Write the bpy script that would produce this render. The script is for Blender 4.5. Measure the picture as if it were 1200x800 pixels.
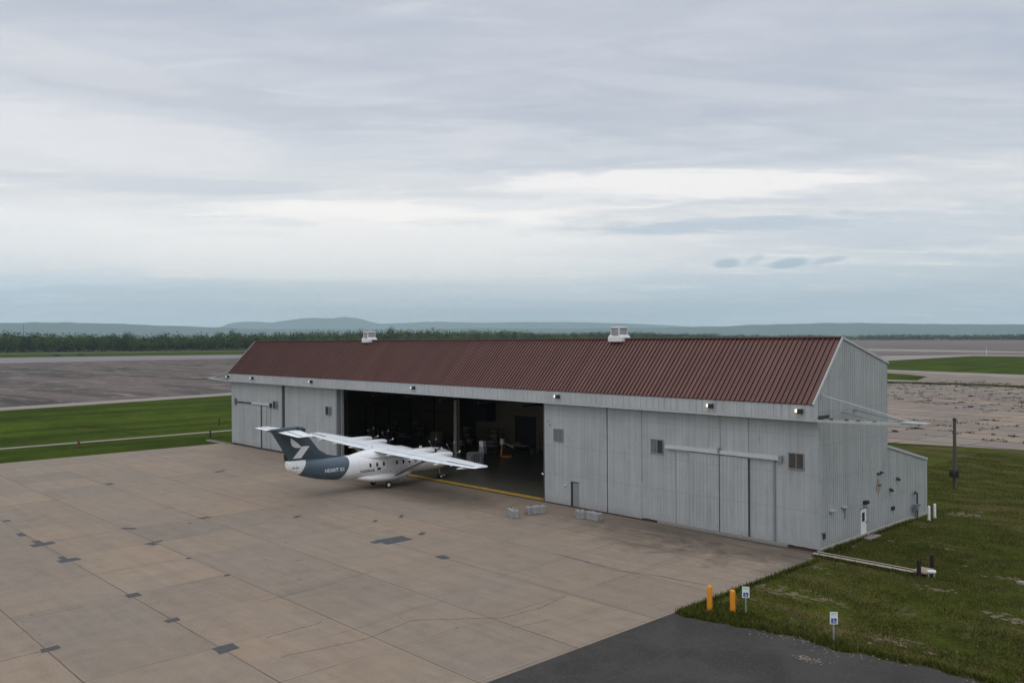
import bpy, bmesh, math, random
import numpy as np
from mathutils import Vector, Matrix, noise
R = math.radians
random.seed(7); rng = np.random.default_rng(7)
S = bpy.context.scene
COL = S.collection
for o in list(bpy.data.objects): bpy.data.objects.remove(o)

# ------------------------------------------------------------------ camera
CAM = Vector((29.03, -56.63, 15.0))
def basis():
    yaw, pt, rl = R(46.636), R(0.154), R(-0.386)
    F = Vector((-math.sin(yaw), math.cos(yaw), 0)); Rt = Vector((math.cos(yaw), math.sin(yaw), 0)); U = Vector((0, 0, 1))
    f2 = F*math.cos(pt) - U*math.sin(pt); u2 = F*math.sin(pt) + U*math.cos(pt)
    r3 = Rt*math.cos(rl) + u2*math.sin(rl); u3 = -Rt*math.sin(rl) + u2*math.cos(rl)
    return r3, u3, f2
r3, u3, f3 = basis()
cam_d = bpy.data.cameras.new('camera'); cam = bpy.data.objects.new('camera', cam_d); COL.objects.link(cam)
M = Matrix.Identity(4)
for i in range(3): M[i][0] = r3[i]; M[i][1] = u3[i]; M[i][2] = -f3[i]; M[i][3] = CAM[i]
cam.matrix_world = M
cam_d.sensor_width = 36; cam_d.lens = 30.28; cam_d.clip_start = 0.5; cam_d.clip_end = 90000
S.camera = cam

# ------------------------------------------------------------------ sky, sun, exposure
SUN_EL, SUN_AZ = R(48), R(138)       # azimuth clockwise from +Y
w = bpy.data.worlds.new('World'); S.world = w; w.use_nodes = True
nt = w.node_tree; N = nt.nodes; LK = nt.links
for n in list(N): N.remove(n)
def nd(tree, kind, **kw):
    n = tree.nodes.new(kind)
    for k, v in kw.items():
        if k == 'inp':
            for a, b in v.items(): n.inputs[a].default_value = b
        else: setattr(n, k, v)
    return n
def mth(tree, op, a, b=None, c=None, clamp=False):
    n = tree.nodes.new('ShaderNodeMath'); n.operation = op; n.use_clamp = clamp
    for i, v in enumerate((a, b, c)):
        if v is None: continue
        if isinstance(v, (int, float)): n.inputs[i].default_value = v
        else: tree.links.new(v, n.inputs[i])
    return n.outputs[0]
def ramp(tree, fac, pts, interp='LINEAR'):
    n = tree.nodes.new('ShaderNodeValToRGB'); n.color_ramp.interpolation = interp
    while len(n.color_ramp.elements) < len(pts): n.color_ramp.elements.new(1)
    for e, (p, c) in zip(n.color_ramp.elements, pts):
        e.position = p; e.color = (c, c, c, 1) if isinstance(c, (int, float)) else (*c, 1)
    tree.links.new(fac, n.inputs[0]); return n.outputs[0]
def mixc(tree, fac, a, b, blend='MIX'):
    n = tree.nodes.new('ShaderNodeMix'); n.data_type = 'RGBA'; n.blend_type = blend
    for i, v in ((0, fac), (6, a), (7, b)):
        if isinstance(v, (int, float)): n.inputs[i].default_value = v
        elif isinstance(v, tuple): n.inputs[i].default_value = (*v, 1)
        else: tree.links.new(v, n.inputs[i])
    return n.outputs[2]
tc = nd(nt, 'ShaderNodeTexCoord'); sep = nd(nt, 'ShaderNodeSeparateXYZ'); LK.new(tc.outputs['Generated'], sep.inputs[0])
X, Y, Z = sep.outputs
# sideways (a) and forward (b) components relative to the hangar's north-west quarter, elevation tangent t
a_ = mth(nt, 'ADD', mth(nt, 'MULTIPLY', X, .687), mth(nt, 'MULTIPLY', Y, .727))
b_ = mth(nt, 'ADD', mth(nt, 'MULTIPLY', X, -.727), mth(nt, 'MULTIPLY', Y, .687))
hyp = mth(nt, 'SQRT', mth(nt, 'ADD', mth(nt, 'MULTIPLY', X, X), mth(nt, 'MULTIPLY', Y, Y)))
t = mth(nt, 'DIVIDE', Z, mth(nt, 'MAXIMUM', hyp, .02))
zz = mth(nt, 'ADD', mth(nt, 'MAXIMUM', Z, 0.0), .07)
pa = mth(nt, 'DIVIDE', a_, zz); pb = mth(nt, 'DIVIDE', b_, zz)
cmb = nd(nt, 'ShaderNodeCombineXYZ'); LK.new(pa, cmb.inputs[0]); LK.new(pb, cmb.inputs[1])
def cloud(scale, rot, sx, sy, detail, loc=(0, 0, 0), dist=.3, rough=.55):
    m = nd(nt, 'ShaderNodeMapping'); m.inputs['Rotation'].default_value = (0, 0, rot); m.inputs['Scale'].default_value = (sx, sy, 1); m.inputs['Location'].default_value = loc
    LK.new(cmb.outputs[0], m.inputs[0])
    n = nd(nt, 'ShaderNodeTexNoise', inp={'Scale': scale, 'Detail': detail, 'Roughness': rough, 'Distortion': dist}); LK.new(m.outputs[0], n.inputs['Vector'])
    return n.outputs['Fac']
c1 = cloud(.55, R(8), .55, 1.25, 5, (3.1, 1.7, 0))
c2 = cloud(1.6, R(14), .45, 1.3, 7, (8.3, 2.2, 0), .6)
c3 = cloud(5.0, R(-6), .5, 1.2, 8, (1.0, 5.5, 0), .8, .6)
# elevation profile, bent by the clouds so that no band is straight
tb = mth(nt, 'ADD', t, mth(nt, 'MULTIPLY', mth(nt, 'SUBTRACT', c1, .5), .10))
tb = mth(nt, 'ADD', tb, mth(nt, 'MULTIPLY', mth(nt, 'SUBTRACT', c2, .5), .07))
tb = mth(nt, 'ADD', tb, mth(nt, 'MULTIPLY', a_, .035))
prof = ramp(nt, mth(nt, 'MULTIPLY', tb, 1.6, clamp=True), [
    (0.0, (.70, .88, 1.10)), (.03, (.71, .84, .99)), (.075, (.72, .80, .88)), (.15, (.78, .80, .82)), (.24, (.79, .795, .80)),
    (.31, (.62, .655, .70)), (.40, (.53, .57, .635)), (.62, (.525, .565, .64)), (1.0, (.62, .65, .70))], 'B_SPLINE')
det = mth(nt, 'ADD', mth(nt, 'MULTIPLY', c2, .6), mth(nt, 'MULTIPLY', c3, .4))
streak = ramp(nt, det, [(.36, (.84, .875, .92)), (.50, (.99, 1.0, 1.0)), (.63, (1.20, 1.17, 1.13))])
colr = mixc(nt, 1.0, prof, streak, 'MULTIPLY')
# brighter parting on the left, soft grey bank on the right
lft = ramp(nt, mth(nt, 'ADD', mth(nt, 'MULTIPLY', a_, -1.1), mth(nt, 'MULTIPLY', mth(nt, 'SUBTRACT', c1, .5), 1.2)), [(.0, 0.0), (.55, 1.0)])
midt = ramp(nt, t, [(.10, 0.0), (.17, 1.0), (.25, 1.0), (.36, 0.0)])
colr = mixc(nt, mth(nt, 'MULTIPLY', mth(nt, 'MULTIPLY', lft, midt), .55), colr, (.76, .79, .82))
# a blue-grey bank low on the right, and four small dark scraps of cloud below it
def blob(u0, t0, su, st, wob=.5, sl=0.0):
    tn = mth(nt, 'DIVIDE', a_, mth(nt, 'MAXIMUM', b_, .05))
    du = mth(nt, 'DIVIDE', mth(nt, 'SUBTRACT', tn, u0), su); dt = mth(nt, 'DIVIDE', mth(nt, 'SUBTRACT', mth(nt, 'SUBTRACT', t, mth(nt, 'MULTIPLY', mth(nt, 'SUBTRACT', tn, u0), sl)), t0), st)
    r2 = mth(nt, 'ADD', mth(nt, 'MULTIPLY', du, du), mth(nt, 'MULTIPLY', dt, dt))
    r2 = mth(nt, 'ADD', r2, mth(nt, 'MULTIPLY', mth(nt, 'SUBTRACT', mth(nt, 'ADD', mth(nt, 'MULTIPLY', c3, .5), mth(nt, 'MULTIPLY', c2, .5)), .5), wob*(6 if wob < .3 else 10)))
    front = mth(nt, 'GREATER_THAN', b_, .1)
    return mth(nt, 'MULTIPLY', ramp(nt, mth(nt, 'SUBTRACT', 1.25, r2), [(0.0, 0.0), (1.0, 1.0)], 'EASE'), front)
for (u0, t0, su, st, k, c, wb, slp) in [
        (.20, .40, .60, .05, .30, (.49, .53, .60), .5, -.05), (-.28, .262, .34, .022, .55, (.51, .555, .62), .5, -.06), (.30, .27, .30, .011, .40, (.66, .69, .735), .5, -.16), (.48, .22, .22, .04, .45, (.50, .55, .62), .4, -.1),
        (-.54, .292, .18, .022, .5, (.72, .74, .765), .6, -.1), (-.50, .215, .26, .034, .50, (.88, .885, .89), .6, -.05), (-.20, .272, .10, .007, .5, (.66, .69, .73), .4, .05),
        (-.46, .168, .30, .010, .60, (.60, .64, .70), .4, .02), (-.52, .105, .36, .040, .75, (.98, .98, .965), .5, 0), (-.20, .052, .50, .028, .45, (.78, .81, .85), .6, .02), (-.14, .100, .36, .044, .85, (1.0, .99, .965), .6, 0),
        (-.12, .148, .28, .016, .85, (1.06, 1.04, 1.0), .5, .02), (.19, .176, .28, .018, .80, (1.04, 1.02, .99), .5, -.02), (.02, .160, .14, .012, .5, (.70, .73, .77), .5, 0),
        (.25, .127, .22, .010, .85, (.49, .575, .665), .4, .01), (.50, .112, .30, .022, .55, (.57, .63, .71), .4, 0), (.20, .100, .20, .012, .45, (.78, .79, .81), .4, 0),
        (-.30, .058, .34, .010, .40, (.55, .645, .73), .35, .02), (.45, .060, .40, .020, .30, (.56, .64, .73), .4, 0), (.10, .035, .8, .010, .15, (.55, .65, .75), .3, 0),
        (.249, .0835, .017, .0060, .80, (.38, .50, .60), .16, .06), (.283, .0875, .012, .0050, .50, (.42, .52, .62), .2, .3),
        (.322, .0818, .026, .0062, .85, (.38, .50, .60), .16, .08), (.368, .0835, .024, .0042, .65, (.40, .50, .61), .16, .10)]:
    colr = mixc(nt, mth(nt, 'MULTIPLY', blob(u0, t0, su, st, wb, slp), k), colr, c)
# an overcast dome is brightest overhead
colr = mixc(nt, 1.0, colr, ramp(nt, Z, [(0.0, (1.02, .99, .975)), (.14, (1.05, 1.0, .98)), (.24, (.98, .935, .93)), (.40, (.965, .925, .93)), (.80, (1.52, 1.48, 1.44))]), 'MULTIPLY')
bg1 = nd(nt, 'ShaderNodeBackground'); LK.new(colr, bg1.inputs[0]); bg1.inputs[1].default_value = 1.16
sky = nd(nt, 'ShaderNodeTexSky'); sky.sky_type = 'NISHITA'; sky.sun_disc = False; sky.sun_elevation = SUN_EL; sky.sun_rotation = SUN_AZ
bg2 = nd(nt, 'ShaderNodeBackground'); LK.new(sky.outputs[0], bg2.inputs[0]); bg2.inputs[1].default_value = .10
mx = nd(nt, 'ShaderNodeMixShader'); mx.inputs[0].default_value = .95; LK.new(bg2.outputs[0], mx.inputs[1]); LK.new(bg1.outputs[0], mx.inputs[2])
wo = nd(nt, 'ShaderNodeOutputWorld'); LK.new(mx.outputs[0], wo.inputs[0])

sl = bpy.data.lights.new('sun', 'SUN'); sun = bpy.data.objects.new('sun', sl); COL.objects.link(sun)
sl.energy = 0.5; sl.angle = R(25); sl.color = (1.0, .96, .9)
dsun = Vector((math.sin(SUN_AZ)*math.cos(SUN_EL), math.cos(SUN_AZ)*math.cos(SUN_EL), math.sin(SUN_EL)))
sun.rotation_euler = dsun.to_track_quat('Z', 'Y').to_euler(); sun.location = (0, 0, 80)
S.view_settings.view_transform = 'Standard'; S.view_settings.look = 'None'; S.view_settings.gamma = 1; S.view_settings.exposure = 0
S.view_settings.use_curve_mapping = False
S.cycles.max_bounces = 6; S.cycles.diffuse_bounces = 4; S.cycles.volume_bounces = 4
S.cycles.use_denoising = True

# ------------------------------------------------------------------ helpers
def tag(o, label=None, cat=None, group=None, kind=None):
    if label: o['label'] = label
    if cat: o['category'] = cat
    if group: o['group'] = group
    if kind: o['kind'] = kind
    return o
def thing(name, label, cat, loc=(0, 0, 0), rz=0, group=None):
    o = bpy.data.objects.new(name, None); COL.objects.link(o); o.location = loc; o.rotation_euler = (0, 0, rz); o.empty_display_size = .2
    return tag(o, label, cat, group)
def link(name, me, m=None, parent=None):
    if m is not None and not me.materials:
        for x in (m if isinstance(m, (list, tuple)) else [m]): me.materials.append(x)
    o = bpy.data.objects.new(name, me); COL.objects.link(o)
    if parent: o.parent = parent
    return o
def dup(root, loc=None, rz=None, label=None, scale=None):
    def cp(o, par):
        c = o.copy(); COL.objects.link(c)
        if par: c.parent = par
        for ch in o.children: cp(ch, c)
        return c
    r = cp(root, None)
    if loc is not None: r.location = loc
    if rz is not None: r.rotation_euler = (0, 0, rz)
    if scale is not None: r.scale = scale
    if label: r['label'] = label
    return r
class MB:
    def __init__(s): s.v = []; s.f = []; s.mi = []
    def quad(s, *p, mi=0):
        n = len(s.v); s.v += [tuple(q) for q in p]; s.f.append(tuple(range(n, n+len(p)))); s.mi.append(mi); return s
    def box(s, x0, x1, y0, y1, z0, z1, mi=0):
        n = len(s.v)
        s.v += [(x, y, z) for z in (z0, z1) for x, y in ((x0, y0), (x1, y0), (x1, y1), (x0, y1))]
        s.f += [tuple(n+i for i in q) for q in ((0, 3, 2, 1), (4, 5, 6, 7), (0, 1, 5, 4), (1, 2, 6, 5), (2, 3, 7, 6), (3, 0, 4, 7))]; s.mi += [mi]*6; return s
    def cbox(s, cx, cy, z0, lx, ly, h, mi=0): return s.box(cx-lx/2, cx+lx/2, cy-ly/2, cy+ly/2, z0, z0+h, mi)
    def tube(s, a, b, r0, r1=None, n=10, mi=0, caps=True):
        a = Vector(a); b = Vector(b); r1 = r0 if r1 is None else r1; d = (b-a).normalized()
        u = d.orthogonal().normalized(); v = d.cross(u); k = len(s.v)
        for c, r in ((a, r0), (b, r1)):
            for i in range(n):
                t = 2*math.pi*i/n; s.v.append(tuple(c+u*(r*math.cos(t))+v*(r*math.sin(t))))
        for i in range(n):
            j = (i+1) % n; s.f.append((k+i, k+j, k+n+j, k+n+i)); s.mi.append(mi)
        if caps: s.f += [tuple(k+i for i in reversed(range(n))), tuple(k+n+i for i in range(n))]; s.mi += [mi]*2
        return s
    def bar(s, a, b, w, h=None, mi=0):
        h = h or w; a = Vector(a); b = Vector(b); d = (b-a).normalized()
        u = d.cross(Vector((0, 0, 1))); u = (Vector((1, 0, 0)) if u.length < 1e-3 else u).normalized(); v = u.cross(d).normalized(); k = len(s.v)
        for c in (a, b):
            for p, q in ((-1, -1), (1, -1), (1, 1), (-1, 1)): s.v.append(tuple(c+u*(p*w/2)+v*(q*h/2)))
        s.f += [tuple(k+i for i in q) for q in ((3, 2, 1, 0), (4, 5, 6, 7), (0, 1, 5, 4), (1, 2, 6, 5), (2, 3, 7, 6), (3, 0, 4, 7))]; s.mi += [mi]*6; return s
    def lathe(s, cx, cy, prof, n=20, mi=0):
        k = len(s.v)
        for r, z in prof:
            for i in range(n):
                t = 2*math.pi*i/n; s.v.append((cx+r*math.cos(t), cy+r*math.sin(t), z))
        for j in range(len(prof)-1):
            for i in range(n):
                i2 = (i+1) % n; s.f.append((k+j*n+i, k+j*n+i2, k+(j+1)*n+i2, k+(j+1)*n+i)); s.mi.append(mi)
        s.f += [tuple(k+i for i in reversed(range(n))), tuple(k+(len(prof)-1)*n+i for i in range(n))]; s.mi += [mi]*2
        return s
    def loft(s, rings, mi=0, caps=True):
        k = len(s.v); n = len(rings[0])
        for r in rings: s.v += [tuple(p) for p in r]
        for j in range(len(rings)-1):
            for i in range(n):
                i2 = (i+1) % n; s.f.append((k+j*n+i, k+j*n+i2, k+(j+1)*n+i2, k+(j+1)*n+i)); s.mi.append(mi)
        if caps: s.f += [tuple(k+i for i in reversed(range(n))), tuple(k+(len(rings)-1)*n+i for i in range(n))]; s.mi += [mi]*2
        return s
    def prism(s, poly, z0, z1, mi=0):     # poly: xy list
        return s.loft([[(x, y, z0) for x, y in poly], [(x, y, z1) for x, y in poly]], mi)
    def build(s, name, m, parent=None, smooth=False, bevel=0, fixn=True):
        me = bpy.data.meshes.new(name); me.from_pydata(s.v, [], s.f)
        for x in (m if isinstance(m, (list, tuple)) else [m]): me.materials.append(x)
        me.polygons.foreach_set('material_index', s.mi)
        if fixn or bevel:
            bm = bmesh.new(); bm.from_mesh(me)
            if bevel:
                bmesh.ops.remove_doubles(bm, verts=bm.verts, dist=1e-5)
                bmesh.ops.bevel(bm, geom=[e for e in bm.edges if len(e.link_faces) == 2 and e.calc_face_angle(0) > .6], offset=bevel, segments=2, affect='EDGES', profile=.7)
            bmesh.ops.recalc_face_normals(bm, faces=bm.faces); bm.to_mesh(me); bm.free()
        if smooth:
            me.polygons.foreach_set('use_smooth', [True]*len(me.polygons))
            try: me.set_sharp_from_angle(angle=R(38))
            except Exception: pass
        return link(name, me, None, parent)

# ------------------------------------------------------------------ materials
def newmat(name):
    m = bpy.data.materials.new(name); m.use_nodes = True; t = m.node_tree
    for n in list(t.nodes): t.nodes.remove(n)
    o = t.nodes.new('ShaderNodeOutputMaterial'); p = t.nodes.new('ShaderNodeBsdfPrincipled'); t.links.new(p.outputs[0], o.inputs[0])
    return m, t, p
def coords(t, scale=(1, 1, 1), kind='Object', rot=(0, 0, 0)):
    c = t.nodes.new('ShaderNodeTexCoord'); m = t.nodes.new('ShaderNodeMapping'); m.inputs['Scale'].default_value = scale; m.inputs['Rotation'].default_value = rot
    t.links.new(c.outputs[kind], m.inputs[0]); return m.outputs[0]
def wcoords(t, scale=(1, 1, 1), rot=(0, 0, 0)):
    c = t.nodes.new('ShaderNodeNewGeometry'); m = t.nodes.new('ShaderNodeMapping'); m.inputs['Scale'].default_value = scale; m.inputs['Rotation'].default_value = rot
    t.links.new(c.outputs['Position'], m.inputs[0]); return m.outputs[0]
def nz(t, vec, scale, detail=5, rough=.55, dist=0):
    n = t.nodes.new('ShaderNodeTexNoise'); n.inputs['Scale'].default_value = scale; n.inputs['Detail'].default_value = detail
    n.inputs['Roughness'].default_value = rough; n.inputs['Distortion'].default_value = dist; t.links.new(vec, n.inputs['Vector']); return n.outputs['Fac']
def bump(t, p, h, strength, dist=.02):
    b = t.nodes.new('ShaderNodeBump'); b.inputs['Strength'].default_value = strength; b.inputs['Distance'].default_value = dist
    t.links.new(h, b.inputs['Height']); t.links.new(b.outputs[0], p.inputs['Normal'])
def mul(c, k): return tuple(min(1, x*k) for x in c)
def plain(name, col, rough=.6, metal=0, var=.18, scale=3.0, emis=None, spec=None, stretch=(1, 1, 1)):
    m, t, p = newmat(name); v = coords(t, stretch)
    f = mth(t, 'ADD', mth(t, 'MULTIPLY', nz(t, v, scale), .6), mth(t, 'MULTIPLY', nz(t, v, scale*7), .4))
    f = ramp(t, f, [(.3, 0.0), (.7, 1.0)])
    t.links.new(mixc(t, f, mul(col, 1-var), mul(col, 1+var)), p.inputs['Base Color'])
    p.inputs['Roughness'].default_value = rough; p.inputs['Metallic'].default_value = metal
    if spec is not None: p.inputs['Specular IOR Level'].default_value = spec
    if emis: p.inputs['Emission Color'].default_value = (*col, 1); p.inputs['Emission Strength'].default_value = emis
    return m
def m_siding(name, base, lap=(2.75, 5.3, 8.1), dark=.8):
    m, t, p = newmat(name); v = wcoords(t)
    st = nz(t, wcoords(t, (3.2, 3.2, .12)), 1.0, 6, .6); st2 = nz(t, wcoords(t, (.45, .45, .5)), 1.0, 7, .7, .8); fine = nz(t, v, 9, 3)
    f = mth(t, 'ADD', mth(t, 'MULTIPLY', st, .5), mth(t, 'ADD', mth(t, 'MULTIPLY', st2, .35), mth(t, 'MULTIPLY', fine, .15)))
    c = mixc(t, ramp(t, f, [(.36, 0.0), (.62, 1.0)]), mul(base, .82), mul(base, 1.12))
    # sheets 0.9 m wide of slightly different age
    s = t.nodes.new('ShaderNodeSeparateXYZ'); t.links.new(v, s.inputs[0])
    xy = mth(t, 'ADD', s.outputs[0], mth(t, 'MULTIPLY', s.outputs[1], 1.0))
    cell = t.nodes.new('ShaderNodeTexWhiteNoise'); cell.noise_dimensions = '1D'; t.links.new(mth(t, 'FLOOR', mth(t, 'DIVIDE', xy, .92)), cell.inputs['W'])
    c = mixc(t, 1.0, c, ramp(t, cell.outputs[0], [(0, (.95, .955, .96)), (1, (1.03, 1.03, 1.02))]), 'MULTIPLY')
    wob = mth(t, 'MULTIPLY', mth(t, 'SUBTRACT', st2, .5), .06)
    for z in lap:
        d = mth(t, 'ABSOLUTE', mth(t, 'SUBTRACT', mth(t, 'ADD', s.outputs[2], wob), z))
        ln = mth(t, 'SUBTRACT', 1.0, mth(t, 'DIVIDE', d, .055), clamp=True)
        c = mixc(t, mth(t, 'MULTIPLY', mth(t, 'MULTIPLY', ln, st), .6), c, mul(base, .5))
    # grime and rust bleeding up from the ground rail and down from the eaves
    low = mth(t, 'SUBTRACT', 1.0, mth(t, 'DIVIDE', s.outputs[2], .9), clamp=True)
    rustf = mth(t, 'MULTIPLY', low, ramp(t, st, [(.42, 0.0), (.62, 1.0)]))
    c = mixc(t, mth(t, 'MULTIPLY', rustf, .55), c, (.20, .15, .11))
    sp_ = nz(t, wcoords(t, (1.3, 1.3, .8)), 1.4, 8, .75, .3); c = mixc(t, ramp(t, sp_, [(.64, 0.0), (.72, .45)]), c, (.24, .20, .16))
    run = nz(t, wcoords(t, (5, 5, .10)), 1.0, 3, .5); c = mixc(t, mth(t, 'MULTIPLY', ramp(t, run, [(.60, 0.0), (.70, 1.0)]), ramp(t, sp_, [(.45, 0.0), (.6, .35)])), c, mul(base, .5))
    t.links.new(c, p.inputs['Base Color']); p.inputs['Roughness'].default_value = .55; p.inputs['Specular IOR Level'].default_value = .3
    return m
def m_concrete(name, ca, cb, cc, px=6.13, py=6.235, ox=-5.55, oy=-6.98, joint=.05, jdark=.45, stain=.5, rot=0):
    m, t, p = newmat(name); v = wcoords(t, rot=(0, 0, rot)); s = t.nodes.new('ShaderNodeSeparateXYZ'); t.links.new(v, s.inputs[0])
    big = nz(t, v, .11, 6, .6, .4); mid = nz(t, v, .7, 7, .65, .3); fine = nz(t, v, 9, 4, .7); dragx = nz(t, wcoords(t, (.10, 1.4, 1)), 1.0, 6, .6, .3)
    wobx = mth(t, 'MULTIPLY', mth(t, 'SUBTRACT', mid, .5), .07)
    ux = mth(t, 'DIVIDE', mth(t, 'SUBTRACT', mth(t, 'ADD', s.outputs[0], wobx), ox), px); uy = mth(t, 'DIVIDE', mth(t, 'SUBTRACT', mth(t, 'ADD', s.outputs[1], wobx), oy), py)
    cb1 = t.nodes.new('ShaderNodeCombineXYZ'); t.links.new(mth(t, 'FLOOR', ux), cb1.inputs[0]); t.links.new(mth(t, 'FLOOR', uy), cb1.inputs[1])
    wn = t.nodes.new('ShaderNodeTexWhiteNoise'); wn.noise_dimensions = '2D'; t.links.new(cb1.outputs[0], wn.inputs['Vector'])
    wl = t.nodes.new('ShaderNodeTexWhiteNoise'); wl.noise_dimensions = '1D'; t.links.new(mth(t, 'FLOOR', uy), wl.inputs['W'])
    lane = ramp(t, mth(t, 'DIVIDE', mth(t, 'ADD', mth(t, 'FLOOR', uy), 8.5), 10.0, clamp=True), [(0.0, .35), (.10, .85), (.20, .15), (.30, .95), (.40, .25), (.50, .45), (.60, .65), (.70, .5)], 'CONSTANT') if abs(py-6.235) < .01 else wl.outputs[0]
    slab = mth(t, 'ADD', mth(t, 'MULTIPLY', wn.outputs[0], .42), mth(t, 'MULTIPLY', lane, .58))
    c = mixc(t, ramp(t, slab, [(.15, 0.0), (.85, 1.0)]), ca, cb)
    c = mixc(t, ramp(t, big, [(.40, 0.0), (.66, .75)]), c, cc)
    c = mixc(t, 1.0, c, ramp(t, wn.outputs[0], [(0, (.95, .95, .952)), (1, (1.04, 1.035, 1.025))]), 'MULTIPLY')
    c = mixc(t, 1.0, c, ramp(t, mid, [(.28, (.88, .875, .87)), (.5, (1, 1, 1)), (.72, (1.08, 1.08, 1.07))]), 'MULTIPLY')
    c = mixc(t, 1.0, c, ramp(t, dragx, [(.3, (.91, .905, .90)), (.55, (1, 1, 1)), (.75, (1.07, 1.07, 1.06))]), 'MULTIPLY')
    c = mixc(t, 1.0, c, ramp(t, fine, [(.25, (.80, .79, .78)), (.45, (1, 1, 1)), (.75, (1.10, 1.10, 1.10))]), 'MULTIPLY')
    sp2 = nz(t, v, 1.7, 3, .6, .2); c = mixc(t, ramp(t, sp2, [(.695, 0.0), (.73, .6)]), c, (.06, .052, .046))
    tyre = nz(t, wcoords(t, (1.6, .07, 1), rot=(0, 0, .25)), 1.0, 5, .6, .8); c = mixc(t, ramp(t, tyre, [(.60, 0.0), (.72, .28)]), c, mul(ca, .5))
    # old stains
    sp = nz(t, v, .33, 8, .7, .8)
    c = mixc(t, mth(t, 'MULTIPLY', ramp(t, sp, [(.60, 0.0), (.75, 1.0)]), stain), c, mul(ca, .55))
    def jl(u, P):
        fr = mth(t, 'ABSOLUTE', mth(t, 'SUBTRACT', mth(t, 'FRACT', mth(t, 'ADD', u, .5)), .5))
        return mth(t, 'MULTIPLY', fr, P)
    jx, jy = jl(ux, px), jl(uy, py)
    amp = ramp(t, nz(t, v, .23, 4, .7), [(.38, .12), (.60, 1.0)])
    lnx = mth(t, 'SUBTRACT', 1.0, mth(t, 'DIVIDE', jx, joint*.8), clamp=True); lny = mth(t, 'SUBTRACT', 1.0, mth(t, 'DIVIDE', jy, joint*1.15), clamp=True)
    halo = mth(t, 'SUBTRACT', 1.0, mth(t, 'DIVIDE', mth(t, 'MINIMUM', jx, jy), .35), clamp=True)
    c = mixc(t, mth(t, 'MULTIPLY', mth(t, 'MULTIPLY', halo, ramp(t, mid, [(.4, 0.0), (.6, 1.0)])), .22), c, mul(ca, .6))
    pal = mth(t, 'SUBTRACT', 1.0, mth(t, 'DIVIDE', mth(t, 'ABSOLUTE', mth(t, 'SUBTRACT', mth(t, 'MINIMUM', jx, jy), joint*2.2)), joint*1.6), clamp=True)
    c = mixc(t, mth(t, 'MULTIPLY', mth(t, 'MULTIPLY', pal, ramp(t, big, [(.42, 0.0), (.58, 1.0)])), .35), c, mul(cb, 1.3))
    J = mth(t, 'MAXIMUM', mth(t, 'MULTIPLY', mth(t, 'MULTIPLY', lnx, amp), .75), mth(t, 'MULTIPLY', lny, mth(t, 'ADD', mth(t, 'MULTIPLY', amp, .5), .5)))
    c = mixc(t, mth(t, 'MULTIPLY', J, jdark*1.9, clamp=True), c, (.03, .028, .024))
    return m, t, p, c, s, v, (mid, fine, big, dragx, sp)
def m_grass(name, g1, g2, dry, k=1.0):
    m, t, p = newmat(name); v = wcoords(t)
    a = nz(t, v, .06, 5, .6, .6); b = nz(t, v, .55, 6, .65, .4); c = nz(t, v, 5.5, 5, .75); d = nz(t, wcoords(t, (.25, .9, 1)), .35, 6, .6, .5)
    col = mixc(t, ramp(t, mth(t, 'ADD', mth(t, 'MULTIPLY', a, .5), mth(t, 'MULTIPLY', b, .5)), [(.36, 0.0), (.62, 1.0)]), g1, g2)
    col = mixc(t, mth(t, 'MULTIPLY', ramp(t, d, [(.50, 0.0), (.68, 1.0)]), .75*k), col, dry)
    col = mixc(t, 1.0, col, ramp(t, c, [(.28, (.38, .42, .38)), (.5, (1, 1, 1)), (.70, (1.6, 1.5, 1.3))]), 'MULTIPLY')
    t.links.new(col, p.inputs['Base Color']); p.inputs['Roughness'].default_value = .95; p.inputs['Specular IOR Level'].default_value = .03
    bump(t, p, c, .8, .08); return m, t, p, col, v

M_ = {}
M_['siding'] = m_siding('siding_paint', (.37, .385, .39))
M_['siding_side'] = m_siding('siding_side_paint', (.37, .385, .39), lap=(2.4, 4.9, 7.4, 9.7))
M_['fascia'] = m_siding('fascia_paint', (.42, .435, .44), lap=())
M_['trim'] = plain('trim_paint', (.42, .435, .44), .5, var=.1)
M_['seam'] = plain('dark_seam', (.04, .045, .05), .8)
M_['recess'] = plain('recess_paint', (.20, .22, .235), .6, stretch=(3, 3, .2))
M_['ventwhite'] = plain('vent_white', (.72, .70, .71), .45, var=.08)
M_['ventgrey'] = plain('vent_louvre_grey', (.36, .36, .38), .5)
M_['dark'] = plain('dark_metal', (.02, .021, .023), .5)
M_['black'] = plain('black_rubber', (.012, .012, .013), .7)
M_['steel'] = plain('galvanised_steel', (.36, .38, .39), .4, .3)
M_['lightsteel'] = plain('light_steel', (.40, .41, .40), .5)
M_['yellow'] = plain('yellow_paint', (.78, .30, .015), .45, var=.10)
M_['yline'] = plain('yellow_line', (.52, .33, .05), .7, var=.3, scale=1.5)
M_['rust'] = plain('rust', (.06, .038, .028), .9, var=.4)
M_['rustyiron'] = plain('rusty_iron', (.035, .018, .014), .9, var=.4)
M_['glass'] = plain('dark_glass', (.035, .038, .042), .15, var=.3)
M_['glassg'] = plain('grey_glass', (.13, .14, .15), .2, var=.35, scale=1.2)
M_['brownboard'] = plain('brown_board', (.06, .045, .038), .8, var=.3)
M_['white'] = plain('white_paint', (.78, .79, .80), .4, var=.06)
M_['redpaint'] = plain('red_paint', (.35, .03, .02), .45)
M_['orange'] = plain('orange_paint', (.75, .22, .03), .5)
M_['wood'] = plain('weathered_wood', (.30, .24, .19), .9, var=.25, stretch=(1, 8, 8))
M_['pole'] = plain('pole_wood', (.085, .075, .068), .9, var=.3, stretch=(6, 6, .4))
M_['beige'] = plain('beige_cabinet', (.22, .205, .17), .6)
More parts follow.
